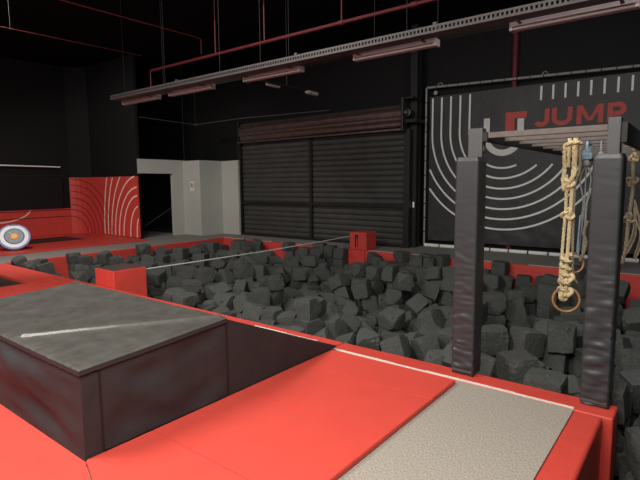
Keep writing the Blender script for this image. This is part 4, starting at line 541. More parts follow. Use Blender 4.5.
# wide corner pad right of the carpet
t = empty('corner_pad', (-.54, 1.6, 0), 'wide red pad between the speckled carpet and the right pit drop', 'padding')
MB().box(-.634, -.452, -2.5, 3.716, -1.05, .002, .03, 4).build('pad', 'red', t, smooth=False)

# ------------------------------------------------------------------ near mats
t = empty('folding_mat', (-2.1, 2.4, 0), 'large red folding mat lying on the carpet beside the black box', 'mat')
ys = [1.22, 1.70, 2.49, 3.20, 3.64]
def matpanel(a, b, last=False):
    mb = MB(); x0, x1 = -2.705, -1.475
    ya = a+.0006; yb = b-.0006
    y0l = ya+.05 if a == 1.22 else ya; y0r = ya-.38 if a == 1.22 else ya
    mb.hexa([(x0, y0l, .002), (x1, y0r, .002), (x1, yb, .002), (x0, yb, .002), (x0, y0l, .036), (x1, y0r, .036), (x1, yb, .036), (x0, yb, .036)], .004)
    return mb
for a, b in zip(ys, ys[1:]): matpanel(a, b).build('panel', 'redmat', t)
t = empty('floor_mat', (-4, 0, 0), 'red floor mat lying in front of the black box', 'mat')
MB().prism([(-6.6, -1.6), (-1.3, -1.6), (-1.3, .782), (-1.475, .836), (-2.70, 1.262), (-2.72, 1.6), (-6.6, 1.6)], lambda u, v, w: (u, v, .001+.017*w)).build('panel', 'redmat', t)

# ------------------------------------------------------------------ black box with wedge
t = empty('vaulting_box', (-3.8, 1.8, 0), 'big black vinyl box with top greyed for sheen and sloping back wedge', 'box')
def vinyl_panel(P, N, U=26, V=12, amp=.012, seed=0, sag=0.0):
    """P(u,v) -> point, N outward normal; cloth-like folds"""
    bm = bmesh.new(); g = []
    for j in range(V+1):
        row = []
        for i in range(U+1):
            u, v = i/U, j/V; p = Vector(P(u, v))
            e = min(u, 1-u, v, 1-v)*6; e = min(1, e)
            d = noise.noise(Vector((u*2.3+seed, v*1.6, seed)))*1.2+noise.noise(Vector(((u+v)*3.3+seed, (u-v)*2.2, seed+4)))*.8
            d += sag*(noise.noise(Vector((u*9+v*4, v*2, seed+9))))
            row.append(bm.verts.new(p+Vector(N)*(d*amp*e)))
        g.append(row)
    for j in range(V):
        for i in range(U): bm.faces.new((g[j][i], g[j][i+1], g[j+1][i+1], g[j+1][i]))
    m = MB(); m.bm.free(); m.bm = bm
    return m
bx0, bx1, by0, by1, by2 = -4.96, -2.715, 1.27, 2.35, 3.80
def ztop(x, y): return .575+(y-by0)*.055
MB().hexa([(bx0+.03, by0+.03, .02), (bx1-.03, by0+.03, .02), (bx1-.03, by2-.1, .02), (bx0+.03, by2-.1, .02),
           (bx0+.03, by0+.03, .52), (bx1-.03, by0+.03, .52), (bx1-.03, by1-.01, .57), (bx0+.03, by1-.01, .57)]).build('foam_core', 'blackvinyl', t)
zb = .019
vinyl_panel(lambda u, v: (bx0+(bx1-bx0)*u, by0, zb+(ztop(0, by0)-.045-zb)*v), (0, -1, 0), 40, 16, .06, 3, .3).build('front_cover', 'blackvinyl', t, smooth=True, recalc=False)
zs = .004
vinyl_panel(lambda u, v: (bx1, by0+(.11)*u, zb+(ztop(0, by0)-.045-zb)*v), (1, 0, 0), 4, 16, .004, 5).build('corner_strip', 'blackvinyl', t, smooth=True, recalc=False)
vinyl_panel(lambda u, v: (bx1, by0+.11+(by1-by0-.11)*u, .036+(ztop(0, by0+.11+(by1-by0-.11)*u)-.045-.036)*v), (1, 0, 0), 30, 16, .028, 7, .3).build('side_cover', 'blackvinyl', t, smooth=True, recalc=False)
vinyl_panel(lambda u, v: (bx0, by1+(by0-by1)*u, zb+(ztop(0, by1+(by0-by1)*u)-.045-zb)*v), (-1, 0, 0), 20, 10, .02, 8, .3).build('side_cover', 'blackvinyl', t, smooth=True, recalc=False)
# seam piping
MB().tube([(bx1+.002, by0+.11, .03), (bx1+.002, by0+.11, ztop(0, by0)-.045)], .006).tube([(bx1+.002, by1, .03), (bx1+.002, by1, ztop(0, by1)-.045)], .006).build('seam_piping', 'blacksteel', t)
# top lid with raised creases
def crease(px, py, ax, ay, bx, by):
    dx, dy = bx-ax, by-ay; L2 = dx*dx+dy*dy; s = max(0, min(1, ((px-ax)*dx+(py-ay)*dy)/L2))
    return math.hypot(px-ax-dx*s, py-ay-dy*s)
bm = bmesh.new(); U, V = 230, 110; g = []
for j in range(V+1):
    row = []
    for i in range(U+1):
        x = bx0-.012+(bx1-bx0+.024)*i/U; y = by0-.012+(by1-by0+.012)*j/V
        z = ztop(x, y)
        c1 = crease(x, y, -3.62, 1.33, -2.76, 2.33); c2 = crease(x, y, -3.66, 1.31, -4.93, 2.33)
        z += .020*math.exp(-(c1/.014)**2)+.012*math.exp(-(c2/.035)**2)
        z += .006*noise.noise(Vector((x*2.2, y*2.6, 1)))+.0015*noise.noise(Vector((x*9, y*7, 3)))
        if y < by0+.09: z += .005*noise.noise(Vector((x*22, y*12, 7)))
        e = min(x-bx0+.012, bx1+.012-x, y-by0+.012)
        if e < .02: z -= .008*(1-e/.02)**2
        row.append(bm.verts.new((x, y, z)))
    g.append(row)
for j in range(V):
    for i in range(U): bm.faces.new((g[j][i], g[j][i+1], g[j+1][i+1], g[j+1][i]))
m = MB(); m.bm.free(); m.bm = bm
rim = [g[V][0].co.copy()]+[g[j][0].co.copy() for j in range(V-1, -1, -1)]+[g[0][i].co.copy() for i in range(1, U+1)]+[g[j][U].co.copy() for j in range(1, V+1)]
lid = m.build('lid', 'topvinyl', t, 'black vinyl lid greyed for sheen, with two raised creases', smooth=True)
m = MB(); bm = m.bm
va = [bm.verts.new(p) for p in rim]; vb_ = [bm.verts.new(p-Vector((0, 0, .030))) for p in rim]
for a, c, d, e in zip(va, va[1:], vb_, vb_[1:]): bm.faces.new((a, c, e, d))
m.build('lid_skirt', 'blackvinyl', lid, 'black stitched lid skirt', smooth=True)
# wedge
wz = ztop(0, by1)-.012
bm = bmesh.new(); U, V = 40, 30; g = []
for j in range(V+1):
    row = []
    for i in range(U+1):
        u, v = i/U, j/V; x = bx0+(bx1-bx0)*u; y = by1+(by2-.08-by1)*v
        z = wz+(.05-wz)*v-.012*math.sin(PI*v)+.008*noise.noise(Vector((x*3, y*3, 5)))*math.sin(PI*v)
        row.append(bm.verts.new((x, y, z)))
    g.append(row)
for j in range(V):
    for i in range(U): bm.faces.new((g[j][i], g[j][i+1], g[j+1][i+1], g[j+1][i]))
for col, zz in ((U, .036), (0, .019)):
    lo = [bm.verts.new((g[j][col].co.x, g[j][col].co.y, zz-.002)) for j in range(V+1)]
    for j in range(V): bm.faces.new((g[j][col], g[j+1][col], lo[j+1], lo[j]))
m = MB(); m.bm.free(); m.bm = bm
m.build('wedge', 'blackvinyl', t, 'black wedge sloping down to the pit edge')

# ------------------------------------------------------------------ red pads and trampolines on the left
def frame_pads(name, label, x0, x1, y0, y1, holes, m, z1=.02, z0=-.011):
    """flat padding made of rectangles around one rectangular hole"""
    hx0, hx1, hy0, hy1 = holes
    t = empty(name, ((x0+x1)/2, (y0+y1)/2, 0), label, 'trampoline')
    for a, b, c, d in ((x0, hx0, y0, y1), (hx1, x1, y0, y1), (hx0, hx1, y0, hy0), (hx0, hx1, hy1, y1)):
        if b-a > .02 and d-c > .02: MB().box(a+.003, b-.003, c+.003, d-.003, z0, z1, .008).build('frame_pad', m, t)
    MB().box(hx0-.04, hx1+.04, hy0-.04, hy1+.04, z0-.012, z0+.002).build('jump_bed', 'net', t, 'dark woven jumping bed')
    return t
frame_pads('trampoline', 'low red padded trampoline beside the pit, behind the black box', -11.30, -8.51, -2.4, 3.712, (-10.25, -8.78, 0, 3.38), 'red', .004, -.05)
t = empty('floor_pad', (-6.8, 1.5, 0), 'flat red pad between the black box and the low trampoline', 'padding')
MB().box(-8.50, -6.82, -2.4, 2.6, -.05, .004, .01).build('pad', 'red', t)
MB().box(-8.50, -6.5, 2.606, 3.712, -.05, .006, .01).build('pad', 'red', t)
MB().box(-6.49, -4.99, 1.0, 3.712, .001, .012, .004).build('pad', 'red', t)
struct(MB().box(-11.4, -6.8, -2.5, 3.72, PB, -.06).build('floor', 'pitfloor'))
frame_pads('trampoline', 'long red padded trampoline against the red curved-line wall at far left', -16.49, -12.77, -2.4, 8.19, (-16.1, -14.42, 4.95, 7.33), 'redfar', .03)

# ------------------------------------------------------------------ padded red wall with line pattern
t = empty('wall_padding', (-15.5, 7.6, 0), 'red padded wall with curved pale and dark lines at far left', 'padding')
SL = []
acc = 0
QL = [(-16.5, 3.0), (-16.5, 7.78), (-16.44, 7.92), (-16.32, 8.03), (-16.14, 8.11), (-15.9, 8.16), (-15.4, 8.19), (-14.35, 8.22), (-13.30, 8.25)]
for a, b in zip(QL, QL[1:]):
    SL.append((acc, a, b)); acc += math.hypot(b[0]-a[0], b[1]-a[1])
STOT = acc
def onwall(s, z, w, off=.0):
    for s0, a, b in reversed(SL):
        if s >= s0 or s0 == 0:
            L = math.hypot(b[0]-a[0], b[1]-a[1]); k = (s-s0)/L
            nx, ny = (b[1]-a[1])/L, -(b[0]-a[0])/L
            d = off+.004*w
            return (a[0]+(b[0]-a[0])*k+nx*d, a[1]+(b[1]-a[1])*k+ny*d, z)
poly_wall(MB(), QL[:2], .03, .87, .095).build('low_panel', 'redfar', t)
tp = MB(); 
poly_wall(tp, QL[1:], .03, 1.87, .05); tp.build('tall_panel', 'redfar', t)
s1 = 4.8; sC = STOT+.05
def arc_pts(cx, cz, a, b, t0, t1, n=40):
    return [(cx+a*math.cos(t0+(t1-t0)*i/n), cz+b*math.sin(t0+(t1-t0)*i/n)) for i in range(n+1)]
def clip(pts, smin, smax, zmin, zmax):
    out = []; cur = []
    for p in pts:
        if smin <= p[0] <= smax and zmin <= p[1] <= zmax: cur.append(p)
        else:
            if len(cur) > 1: out.append(cur)
            cur = []
    if len(cur) > 1: out.append(cur)
    return out
f = lambda u, v, w: onwall(u, v, w)
pl = MB()
for a, b in ((.16, .62), (.50, .95), (.86, 1.27), (1.10, 1.52), (1.32, 1.85), (1.52, 2.30), (1.72, 2.9), (1.92, 3.6)):
    for seg in clip(arc_pts(sC, .03, a, b, PI/2, PI, 160), s1, STOT-.01, .035, 1.865): pl.ribbon(seg, .045, f)
pl.build('pale_curves', 'pale', t, 'pale curved lines')
dk = MB()
for a, b in ((2.0, 1.80), (1.72, 1.60), (1.46, 1.40), (1.22, 1.18), (1.0, .97), (.82, .80), (.62, .58)):
    cs = s1-.1
    segs = clip(arc_pts(cs, .03, a, b, 0, PI/2, 120), s1-.1 if b > .9 else s1-.1, STOT-.01, .035, 1.865)
    for seg in segs: dk.ribbon([q for q in seg if q[0] > s1 or b < .86], .022, f) if len([q for q in seg if q[0] > s1 or b < .86]) > 1 else None
    if b < .86: dk.ribbon([(cs, b+.03), (1.0, b+.03-.02)], .022, f)
dk.build('dark_curves', 'line', t, 'dark curved lines')
pa = MB()
for seg in clip(arc_pts(2.6, .03+.9, .95, .42, -PI/2, 0, 50), 1.0, 4.7, .1, .86): pa.ribbon(seg, .035, f)
pa.build('pale_curves', 'pale', t, 'pale curved line on low panel')

# black screen panel with rail above the low red wall
t = empty('wall_screen', (-16.45, 5, .87), 'black flat panel on the wall above the low red padding', 'panel')
MB().box(-16.59, -16.47, 3.0, 7.55, .875, 1.90, .01).build('board', 'blackwall', t)
MB().box(-16.60, -16.45, 3.0, 7.60, 1.905, 1.945).build('top_rail', 'blacksteel', t)
b = MB()
for y in (5.9, 6.5, 7.05, 7.55): b.box(-16.455, -16.44, y, y+.03, 1.86, 1.885)
b.build('clip', 'tray', t)
t = empty('wall_rail', (-16.45, 5, 2.2), 'thin white horizontal rail on the black wall at far left', 'rail')
MB().tube([(-16.46, 3.0, 2.25), (-16.46, 7.50, 2.205)], .02, 10).build('bar', 'foamwrap', t)
b = MB()
for y in (3.6, 5.2, 7.2): b.box(-16.6, -16.46, y-.02, y+.02, 2.2, 2.235)
b.build('bracket', 'blacksteel', t)

# archery target disc leaning on the trampoline pad
t = empty('archery_target', (-13.42, 4.90, .03), 'round white and blue archery target standing on red pad at far left', 'target')
nrm = (Vector((0, 0, 1.6))-Vector((-13.75, 5.0, .45))).normalized()
nrm = (nrm+Vector((0, 0, .55))).normalized()
q = nrm.to_track_quat('Z', 'Y').to_matrix().to_4x4()
RT = .355
cen = Vector((-13.42, 4.90, .03))+Vector((0, 0, math.sqrt(1-nrm.z**2)*RT+.045*nrm.z))
Mt = Matrix.Translation(cen) @ q
def disc(r, z0, z1, name, m, lab=None, rim=None):
    p = [(r*.96, z0), (r, (z0+z1)/2), (r*.98, z1), (r*.5, z1+.0005)] if rim is None else rim
    MB().lathe(p, 48, Mt).build(name, m, t, lab, smooth=False)
disc(RT, -.04, .02, 'rim', 'tblue', 'pale blue inflated rim', [(RT*.9, -.045), (RT*.985, -.03), (RT, -.005), (RT*.985, .02), (RT*.93, .03), (RT*.5, .03)])
disc(RT*.86, .028, .034, 'ring', 'twhite', 'white ring')
disc(RT*.62, .033, .038, 'ring', 'tdark', 'thin dark ring')
disc(RT*.56, .037, .042, 'ring', 'tgrey', 'grey-blue ring')
disc(RT*.28, .041, .046, 'ring', 'tred', 'orange-red ring')
disc(RT*.19, .045, .050, 'bullseye', 'tyellow', 'yellow centre')
MB().box(-.09, .09, RT*.84, RT*.93, .028, .036).build('label_patch', 'tdark', t).matrix_basis = Matrix.Translation(-Vector((0, 0, 0))) @ Mt
MB().tube([Mt @ Vector((-.13, .12, .055)), Mt @ Vector((.0, .0, .055))], .008).build('arrow', 'twhite', t)

# ------------------------------------------------------------------ red boxes and slackline
def anchor_box(x0, x1, y0, y1, z0, z1, label, m, slot, top):
    t = empty('anchor_box', ((x0+x1)/2, (y0+y1)/2, z0), label, 'box')
    MB().box(x0, x1, y0, y1, z0, z1-.012, .015, 3).build('body', m, t)
    MB().box(x0+.012, x1-.012, y0+.012, y1-.012, z1-.014, z1-.002, .004).build('top_cover', top, t)
    if slot:
        xm = (x0+x1)/2-.03
        MB().box(xm-.045, xm+.045, y0-.006, y0+.003, z0+.06, z1-.07).build('slot', 'blacksteel', t)
        MB().box(xm-.0, xm+.03, y0-.016, y0-.004, z0+.02, z1-.14).build('strap', 'redfar', t)
        MB().tube([(xm-.02, y0-.02, z1-.13), (xm+.03, y0-.03, z1-.09), (xm+.035, y0-.02, z1-.17)], .012).build('buckle', 'steel', t)
        MB().tube([(x0+.02, y0-.004, z0+.01), (x0+.02, y0-.004, z1-.02)], .005).build('seam', 'line', t)
    return t
anchor_box(-7.77, -7.2, 3.985, 4.56, -1.2, .28, 'red padded box with dark grey top standing in near left pit edge', 'red', False, 'topvinyl')
anchor_box(-6.82, -6.33, YF+.015, 10.38, .004, .435, 'small red padded box with black strap slot on far pit edge', 'redfar', True, 'redfar')
t = empty('slackline', (-7.0, 7, .25), 'white slackline webbing stretched over the foam pit between red boxes', 'strap')
MB().tube([(-7.26, 4.562, .215), (-7.14, 5.6, .228), (-7.0, 7.2, .247), (-6.86, 8.9, .29), (-6.78, 9.905, .33)], .012, 6).build('webbing', 'strap', t)

# ------------------------------------------------------------------ roller shutter
YS = 11.0
t = empty('roller_shutter', (-8.9, YS, 0), 'wide dark roller shutter door with steel frame and exposed roll', 'shutter')
sl = MB(); zc = .02
x0, x1 = -11.72, -5.86
prof = []
pitch = .1475; nz = 20
bm = sl.bm; rows = []
zz = .03
while zz < 2.9:
    for dz, dy in ((0, .022), (.012, .0), (.05, -.016), (.10, -.016), (.135, .0)):
        if zz+dz < 2.92: rows.append((zz+dz, dy))
    zz += pitch
for z, dy in rows: pass
vv = [[bm.verts.new((x, YS+.06+dy, z)) for x in (x0, x1)] for z, dy in rows]
for a, b in zip(vv, vv[1:]): bm.faces.new((a[0], a[1], b[1], b[0]))
vb = [[bm.verts.new((x, YS+.10, z)) for x in (x0, x1)] for z, _ in (rows[0], rows[-1])]
bm.faces.new((vb[0][1], vb[0][0], vb[1][0], vb[1][1])); 
sl.build('curtain', 'shutter', t, 'dark ribbed shutter curtain')
MB().box(-11.88, -11.74, YS-.05, YS+.11, -.011, 2.92, .005).build('side_guide', 'blacksteel', t)
MB().box(-5.90, -5.76, YS-.05, YS+.11, -.011, 2.92, .005).build('side_guide', 'blacksteel', t)
MB().box(-8.93, -8.85, YS-.03, YS+.035, -.011, 2.90, .004).build('mullion', 'blacksteel', t)
MB().box(-11.74, -5.90, YS-.04, YS+.03, .99, 1.06, .004).build('cross_bar', 'blacksteel', t)
MB().box(-11.74, -5.90, YS-.035, YS+.035, -.011, .05, .004).build('bottom_bar', 'blacksteel', t)
# roll: coiled slats around a horizontal axis, with ridges
rl = MB(); n = 40; R0 = .30
prof = []
for k in range(n):
    a = k*2*PI/n; rr = R0+(.014 if (k % 4) in (1, 2) else -.012)
    prof.append((rr*math.cos(a), rr*math.sin(a)))
rl.prism(prof, lambda u, v, w: (-11.66+(5.74)*w, YS+.12+u, 3.22+(.02*w)+v))
rl.build('roll', 'roll', t, 'coiled metal slats of the shutter')
MB().box(-11.72, -5.9, YS-.19, YS-.12, 2.885, 2.93, .005).build('guide_bar', 'roll', t)
MB().box(-5.90, -5.84, YS-.24, YS+.42, 2.86, 3.66, .01).build('end_plate', 'blacksteel', t)
MB().box(-11.74, -11.68, YS-.16, YS+.42, 2.95, 3.55, .01).build('end_plate', 'blacksteel', t)
Mx = Matrix.Translation((-5.80, YS-.05, 3.30)) @ Matrix.Rotation(PI/2, 4, 'X')
MB().lathe([(.09, -.09), (.10, -.02), (.10, .06), (.05, .07), (.05, .10), (.03, .12)], 20, Mx).build('gear_motor', 'blacksteel', t, smooth=False)
MB().lathe([(.04, .10), (.045, .14), (.02, .15)], 14, Mx).build('motor_hub', 'steel', t)
MB().box(-5.84, -5.55, YS-.12, YS+.3, 3.06, 3.14).box(-5.84, -5.62, YS-.16, YS+.25, 3.62, 3.66).build('bracket', 'beam', t)
# column between shutter and banner
t = empty('steel_column', (-5.65, 11.3, 0), 'black steel column between the shutter and the banner', 'column')
MB().box(-5.85, -5.67, 11.16, 11.20, -.011, 5.4).box(-5.85, -5.67, 11.36, 11.40, -.011, 5.4).box(-5.77, -5.75, 11.2, 11.36, -.011, 5.4).build('shaft', 'beam', t)
MB().box(-5.74, -5.70, 11.13, 11.16, 1.0, 1.14, .004).box(-5.73, -5.71, 11.10, 11.135, 1.08, 1.1).build('bracket', 'foamwrap', t, 'small white bracket')

# ------------------------------------------------------------------ banner
YB = 11.55
t = empty('wall_banner', (-3, YB, 0), 'large dark banner with white rings and red JUMP lettering in tube frame', 'banner')
BX1 = 1.2
bm = bmesh.new(); U, V = 90, 50; g = []
def btop(x): return 3.72
for j in range(V+1):
    row = []
    for i in range(U+1):
        x = -5.53+(BX1+5.53)*i/U; z = .16+(3.72-.16)*j/V
        d = .010*noise.noise(Vector((x*1.3, z*1.1, 2)))
        lowf = max(0, 1-(z-.16)/1.0)
        d += .03*lowf*noise.noise(Vector((x*3+z*2, z*5, 6)))
        row.append(bm.verts.new((x, YB+.03+abs(d)*1.0, z)))
    g.append(row)
for j in range(V):
    for i in range(U): bm.faces.new((g[j][i], g[j][i+1], g[j+1][i+1], g[j+1][i]))
bmesh.ops.recalc_face_normals(bm, faces=bm.faces)
m = MB(); m.bm.free(); m.bm = bm; sheet = m.build('banner_sheet', 'banner', t, smooth=True)
fb = lambda u, v, w: (u, YB+.027-.006*w, v)
def arcb(cx, cz, rl_, rr_, t0, t1, n=60):
    o = []
    for i in range(n+1):
        a = t0+(t1-t0)*i/n; c = math.cos(a); s_ = math.sin(a)
        o.append((cx+(rr_ if c > 0 else rl_)*c, cz+rr_*s_))
    return o
cx, cz = -3.71, 2.82
for k in range(7):
    r = .885+.236*k; rl_ = r-.09
    pts = []
    zt = 3.68 if k < 5 else 2.82
    if k < 5: pts += [(cx-rl_, zt), (cx-rl_, cz+.3)]
    pts += arcb(cx, cz, rl_, r, PI, 1.5*PI, 50)
    arc = arcb(cx, cz, rl_, r, 1.5*PI, 2*PI, 60)
    pts += [q for q in arc[1:] if q[1] < 2.0]
    if k >= 7: pts = [q for q in pts if q[1] > .2]
    run = []; pr = MB()
    for q in pts:
        if q[0] > -5.52 and .18 < q[1]: run.append(q)
        else:
            if len(run) > 1: pr.ribbon(run, .042, fb)
            run = []
    if len(run) > 1: pr.ribbon(run, .042, fb)
    pr.build('curved_line', 'print', sheet, 'white curved line')
for k in range(9):
    x = -2.925+.24*k; MB().box(x-.02, x+.02, YB+.021, YB+.027, 3.37, 3.67).build('tick_mark', 'print', sheet, 'white short vertical tick')
# logo: grey U and red half frame
lg = MB()
lg.ribbon([(-4.09, 3.08), (-4.09, 2.66)]+arcb(cx, 2.66, .38, .38, PI, 2*PI, 40)+[(-3.33, 2.66), (-3.33, 3.02)], .14, fb)
lg.build('logo_mark', 'printgrey', sheet, 'pale grey U shaped logo')
lr = MB()
lr.prism([(-3.66, 2.6), (-3.46, 2.6), (-3.46, 3.03), (-3.20, 3.03), (-3.20, 3.17), (-3.66, 3.17)], lambda u, v, w: (u, YB+.018-.006*w, v))
lr.build('logo_mark', 'printred', sheet, 'red corner of the logo')
# letters J U M P
H0, H1, TW = 2.80, 3.18, .095
def letter(x, ch, w):
    o = MB(); m_ = TW/2
    if ch == 'J':
        o.ribbon([(x+w-m_, H1), (x+w-m_, H0+.15)]+[(x+w*.5+(w*.5-m_)*math.cos(a), H0+.15+(.15-m_)*math.sin(a)) for a in [-i*PI/14*.86 for i in range(1, 15)]], TW, fb)
    if ch == 'U':
        o.ribbon([(x+w-m_, H1), (x+w-m_, H0+.17)]+[(x+w*.5+(w*.5-m_)*math.cos(a), H0+.17+(.17-m_)*math.sin(a)) for a in [-i*PI/16 for i in range(1, 16)]]+[(x+m_, H0+.17), (x+m_, H1)], TW, fb)
    if ch == 'M':
        o.ribbon([(x+m_, H0), (x+m_, H1)], TW, fb).ribbon([(x+w-m_, H0), (x+w-m_, H1)], TW, fb)
        o.prism([(x, H1), (x+TW*1.1, H1), (x+w/2+.03, H0+.06), (x+w/2-.045, H0+.06)], lambda u, v, w_: (u, YB+.0265-.0062*w_, v))
        o.prism([(x+w, H1), (x+w/2+.045, H0+.06), (x+w/2-.03, H0+.06), (x+w-TW*1.1, H1)], lambda u, v, w_: (u, YB+.0262-.0064*w_, v))
    if ch == 'P':
        o.ribbon([(x+m_, H0), (x+m_, H1)], TW, fb)
        c = H1-.13
        o.ribbon([(x+m_, H1-m_+.005), (x+w-.14, H1-m_+.005)]+[(x+w-.14+(.14-m_)*math.cos(a), c-.002+(.13-m_+.005)*math.sin(a)) for a in [PI/2-i*PI/12 for i in range(1, 12)]]+[(x+w-.14, c-.13+m_-.005), (x+m_, c-.13+m_-.005)], TW, lambda u, v, w_: (u, YB+.0265-.0062*w_, v))
    if ch == 'I': o.ribbon([(x+m_, H0), (x+m_, H1)], TW, fb)
    return o
for ch, x, w in (('J', -3.06, .32), ('U', -2.69, .40), ('M', -2.21, .49), ('P', -1.65, .33)):
    letter(x, ch, w).build('letter', 'printred', sheet, 'red letter '+ch)
# frame tubes with white foam sleeves and ties
def sleeved(p0, p1, r, m, name, step=.27):
    p0, p1 = Vector(p0), Vector(p1); L = (p1-p0).length; n = int(L/step); d = (p1-p0)/n
    core = MB().tube([p0, p1], r*.75, 8).build('frame_tube', 'blacksteel', t)
    s_ = MB()
    for i in range(n):
        a = p0+d*i; s_.tube([a+d*.04, a+d*.96], r, 8)
    s_.build(name, m, core)
zt = lambda x: 3.945-.028*(x+5.6)
sleeved((-5.6, YB-.03, zt(-5.6)), (BX1, YB-.03, zt(BX1)), .028, 'frametube', 'sleeve')
sleeved((-5.6, YB-.03, .02), (-5.6, YB-.03, zt(-5.6)), .022, 'frametube', 'sleeve', .35)
sleeved((-5.6, YB-.03, .035), (BX1, YB-.03, .035), .042, 'foamwrap', 'sleeve', .42)
for x in (-5.3, -2.9, -.5): MB().tube([(x, YB-.03, zt(x)), (x, YB+.0, zt(x)+.08), (x+.05, YB+.05, zt(x)+.1), (x+.08, YB+.1, zt(x)+.05)], .012).build('hook', 'frametube', t)
MB().lathe([(.05, -.01), (.05, .01), (.02, .015)], 16, Matrix.Translation((-5.36, YB-.02, 3.80)) @ Matrix.Rotation(PI/2, 4, 'X')).build('eyelet', 'frametube', t)

# notice on the grey wall
t = empty('wall_notice', (-12.95, 9.975, 1.57), 'small white notice with red mark on grey partition wall', 'sign')
MB().box(-13.04, -12.86, 9.968, 9.979, 1.41, 1.72).build('sheet', 'paper', t)
nf = lambda u, v, w: (u, 9.967-.003*w, v)
MB().ribbon([(-12.93+.045*math.cos(a*PI/12), 1.58+.06*math.sin(a*PI/12)) for a in range(25)], .02, nf).ribbon([(-12.96, 1.54), (-12.90, 1.62)], .016, nf).build('red_symbol', 'printred', t)
MB().box(-13.01, -12.95, 9.963, 9.967, 1.53, 1.66).build('figure', 'tgrey', t)

# ------------------------------------------------------------------ climbing frame with padded posts
t = empty('climbing_frame', (-1.0, 6.5, 0), 'climbing frame of two padded black posts and a row of overhead rungs', 'climbing frame')
def padded_post(x0, x1, y0, y1, h, seed, par):
    bm = bmesh.new(); n = 150; rings = []
    cxp, cyp = (x0+x1)/2, (y0+y1)/2
    base = []
    cr = .018
    W, D = (x1-x0)/2, (y1-y0)/2
    # perimeter points with rounded corners
    for (sx, sy, a0) in ((-1, -1, PI), (1, -1, 1.5*PI), (1, 1, 0), (-1, 1, .5*PI)):
        for k in range(4):
            a = a0+k*PI/6; base.append((sx*(W-cr)+cr*math.cos(a), sy*(D-cr)+cr*math.sin(a)))
        nx_, ny_ = {(-1, -1): (1, 0), (1, -1): (0, 1), (1, 1): (-1, 0), (-1, 1): (0, -1)}[(sx, sy)]
        span = (2*W if nx_ else 2*D)-2*cr; lx, ly = base[-1]
        for k in range(1, 7): base.append((lx+nx_*span*k/7, ly+ny_*span*k/7))
    for j in range(n+1):
        z = .012+(h-.012)*j/n; ring = []
        low = 1-min(1, max(0, (z-.5)/(h*.72-.5)))**1.2
        for (x, y) in base:
            u = x/W
            bul = 1+.02*math.sin(PI*z/h)
            zz_ = z+.05*noise.noise(Vector((x*4+seed, y*4, z*4)))+u*.012
            wv = noise.noise(Vector((seed, u*.8, zz_*26)))*1.5+noise.noise(Vector((x*12+seed, y*9, z*40)))*.5
            amp = .011*(.05+low)*(1-abs(u)**6*.6)
            d = amp*wv
            taper = 1-.0*z
            L = math.hypot(x, y) or 1
            nx_, ny_ = (0, -1) if y <= -D+1e-4 else ((0, 1) if y >= D-1e-4 else ((1 if x > 0 else -1), 0))
            t_ = 1 if z < h-.012 else .93
            ring.append(bm.verts.new((cxp+x*bul*t_+nx_*d, cyp+y*bul*t_+ny_*d, z)))
        rings.append(ring)
    N = len(base)
    for a, b in zip(rings, rings[1:]):
        for k in range(N): bm.faces.new((a[k], a[(k+1) % N], b[(k+1) % N], b[k]))
    bm.faces.new(rings[0][::-1]); bm.faces.new(rings[-1])
    m = MB(); m.bm.free(); m.bm = bm
    o = m.build('post_padding', 'padvinyl', par, smooth=True)
    try:
        mo = o.modifiers.new('e', 'EDGE_SPLIT'); mo.split_angle = math.radians(50)
    except Exception: pass
    MB().box(x0+.012, x1-.012, y0-.004, y0+.002, .03, .05, .001).build('hem_strip', 'steel', o, 'grey hem strip')
    return o
LP = MB().box(-1.54, -1.425, 3.94, 4.03, .002, 2.035, .006).build('post', 'steel', t)
padded_post(-1.605, -1.415, 3.85, 4.04, 1.805, 1.0, t)
RP = MB().box(-.553, -.474, 3.93, 4.03, .002, 2.04, .006).build('post', 'steel', t)
padded_post(-.622, -.438, 3.85, 4.04, 1.79, 9.0, t)
for x in (-1.48, -.515):
    MB().box(x-.05, x+.05, 10.00, 10.1, .002, 2.0, .006).build('post', 'steel', t)
    MB().box(x-.09, x+.09, 9.96, 10.14, .004, 1.8, .02).build('post_padding', 'padvinyl', t)
MB().box(-1.424, -1.385, 3.94, 10.0, 1.925, 2.0, .004).build('side_beam', 'beam', t, 'black side beam')
MB().box(-.473, -.435, 3.94, 10.0, 1.865, 2.002, .004).build('side_beam', 'beam', t, 'black side beam')
yr = 3.97
RUNGS = []
while yr < 9.9:
    MB().box(-1.385, -.555 if yr < 4.05 else -.474, yr-.022, yr+.022, 1.952, 1.996, .005).build('rung', 'rung', t)
    RUNGS.append(yr); yr += .42
MB().lathe([(.03, 0), (.03, .012), (.012, .02)], 12, Matrix.Translation((-1.43, 3.99, 1.87)) @ Matrix.Rotation(PI/2, 4, 'Y')).build('bolt', 'steel', t)

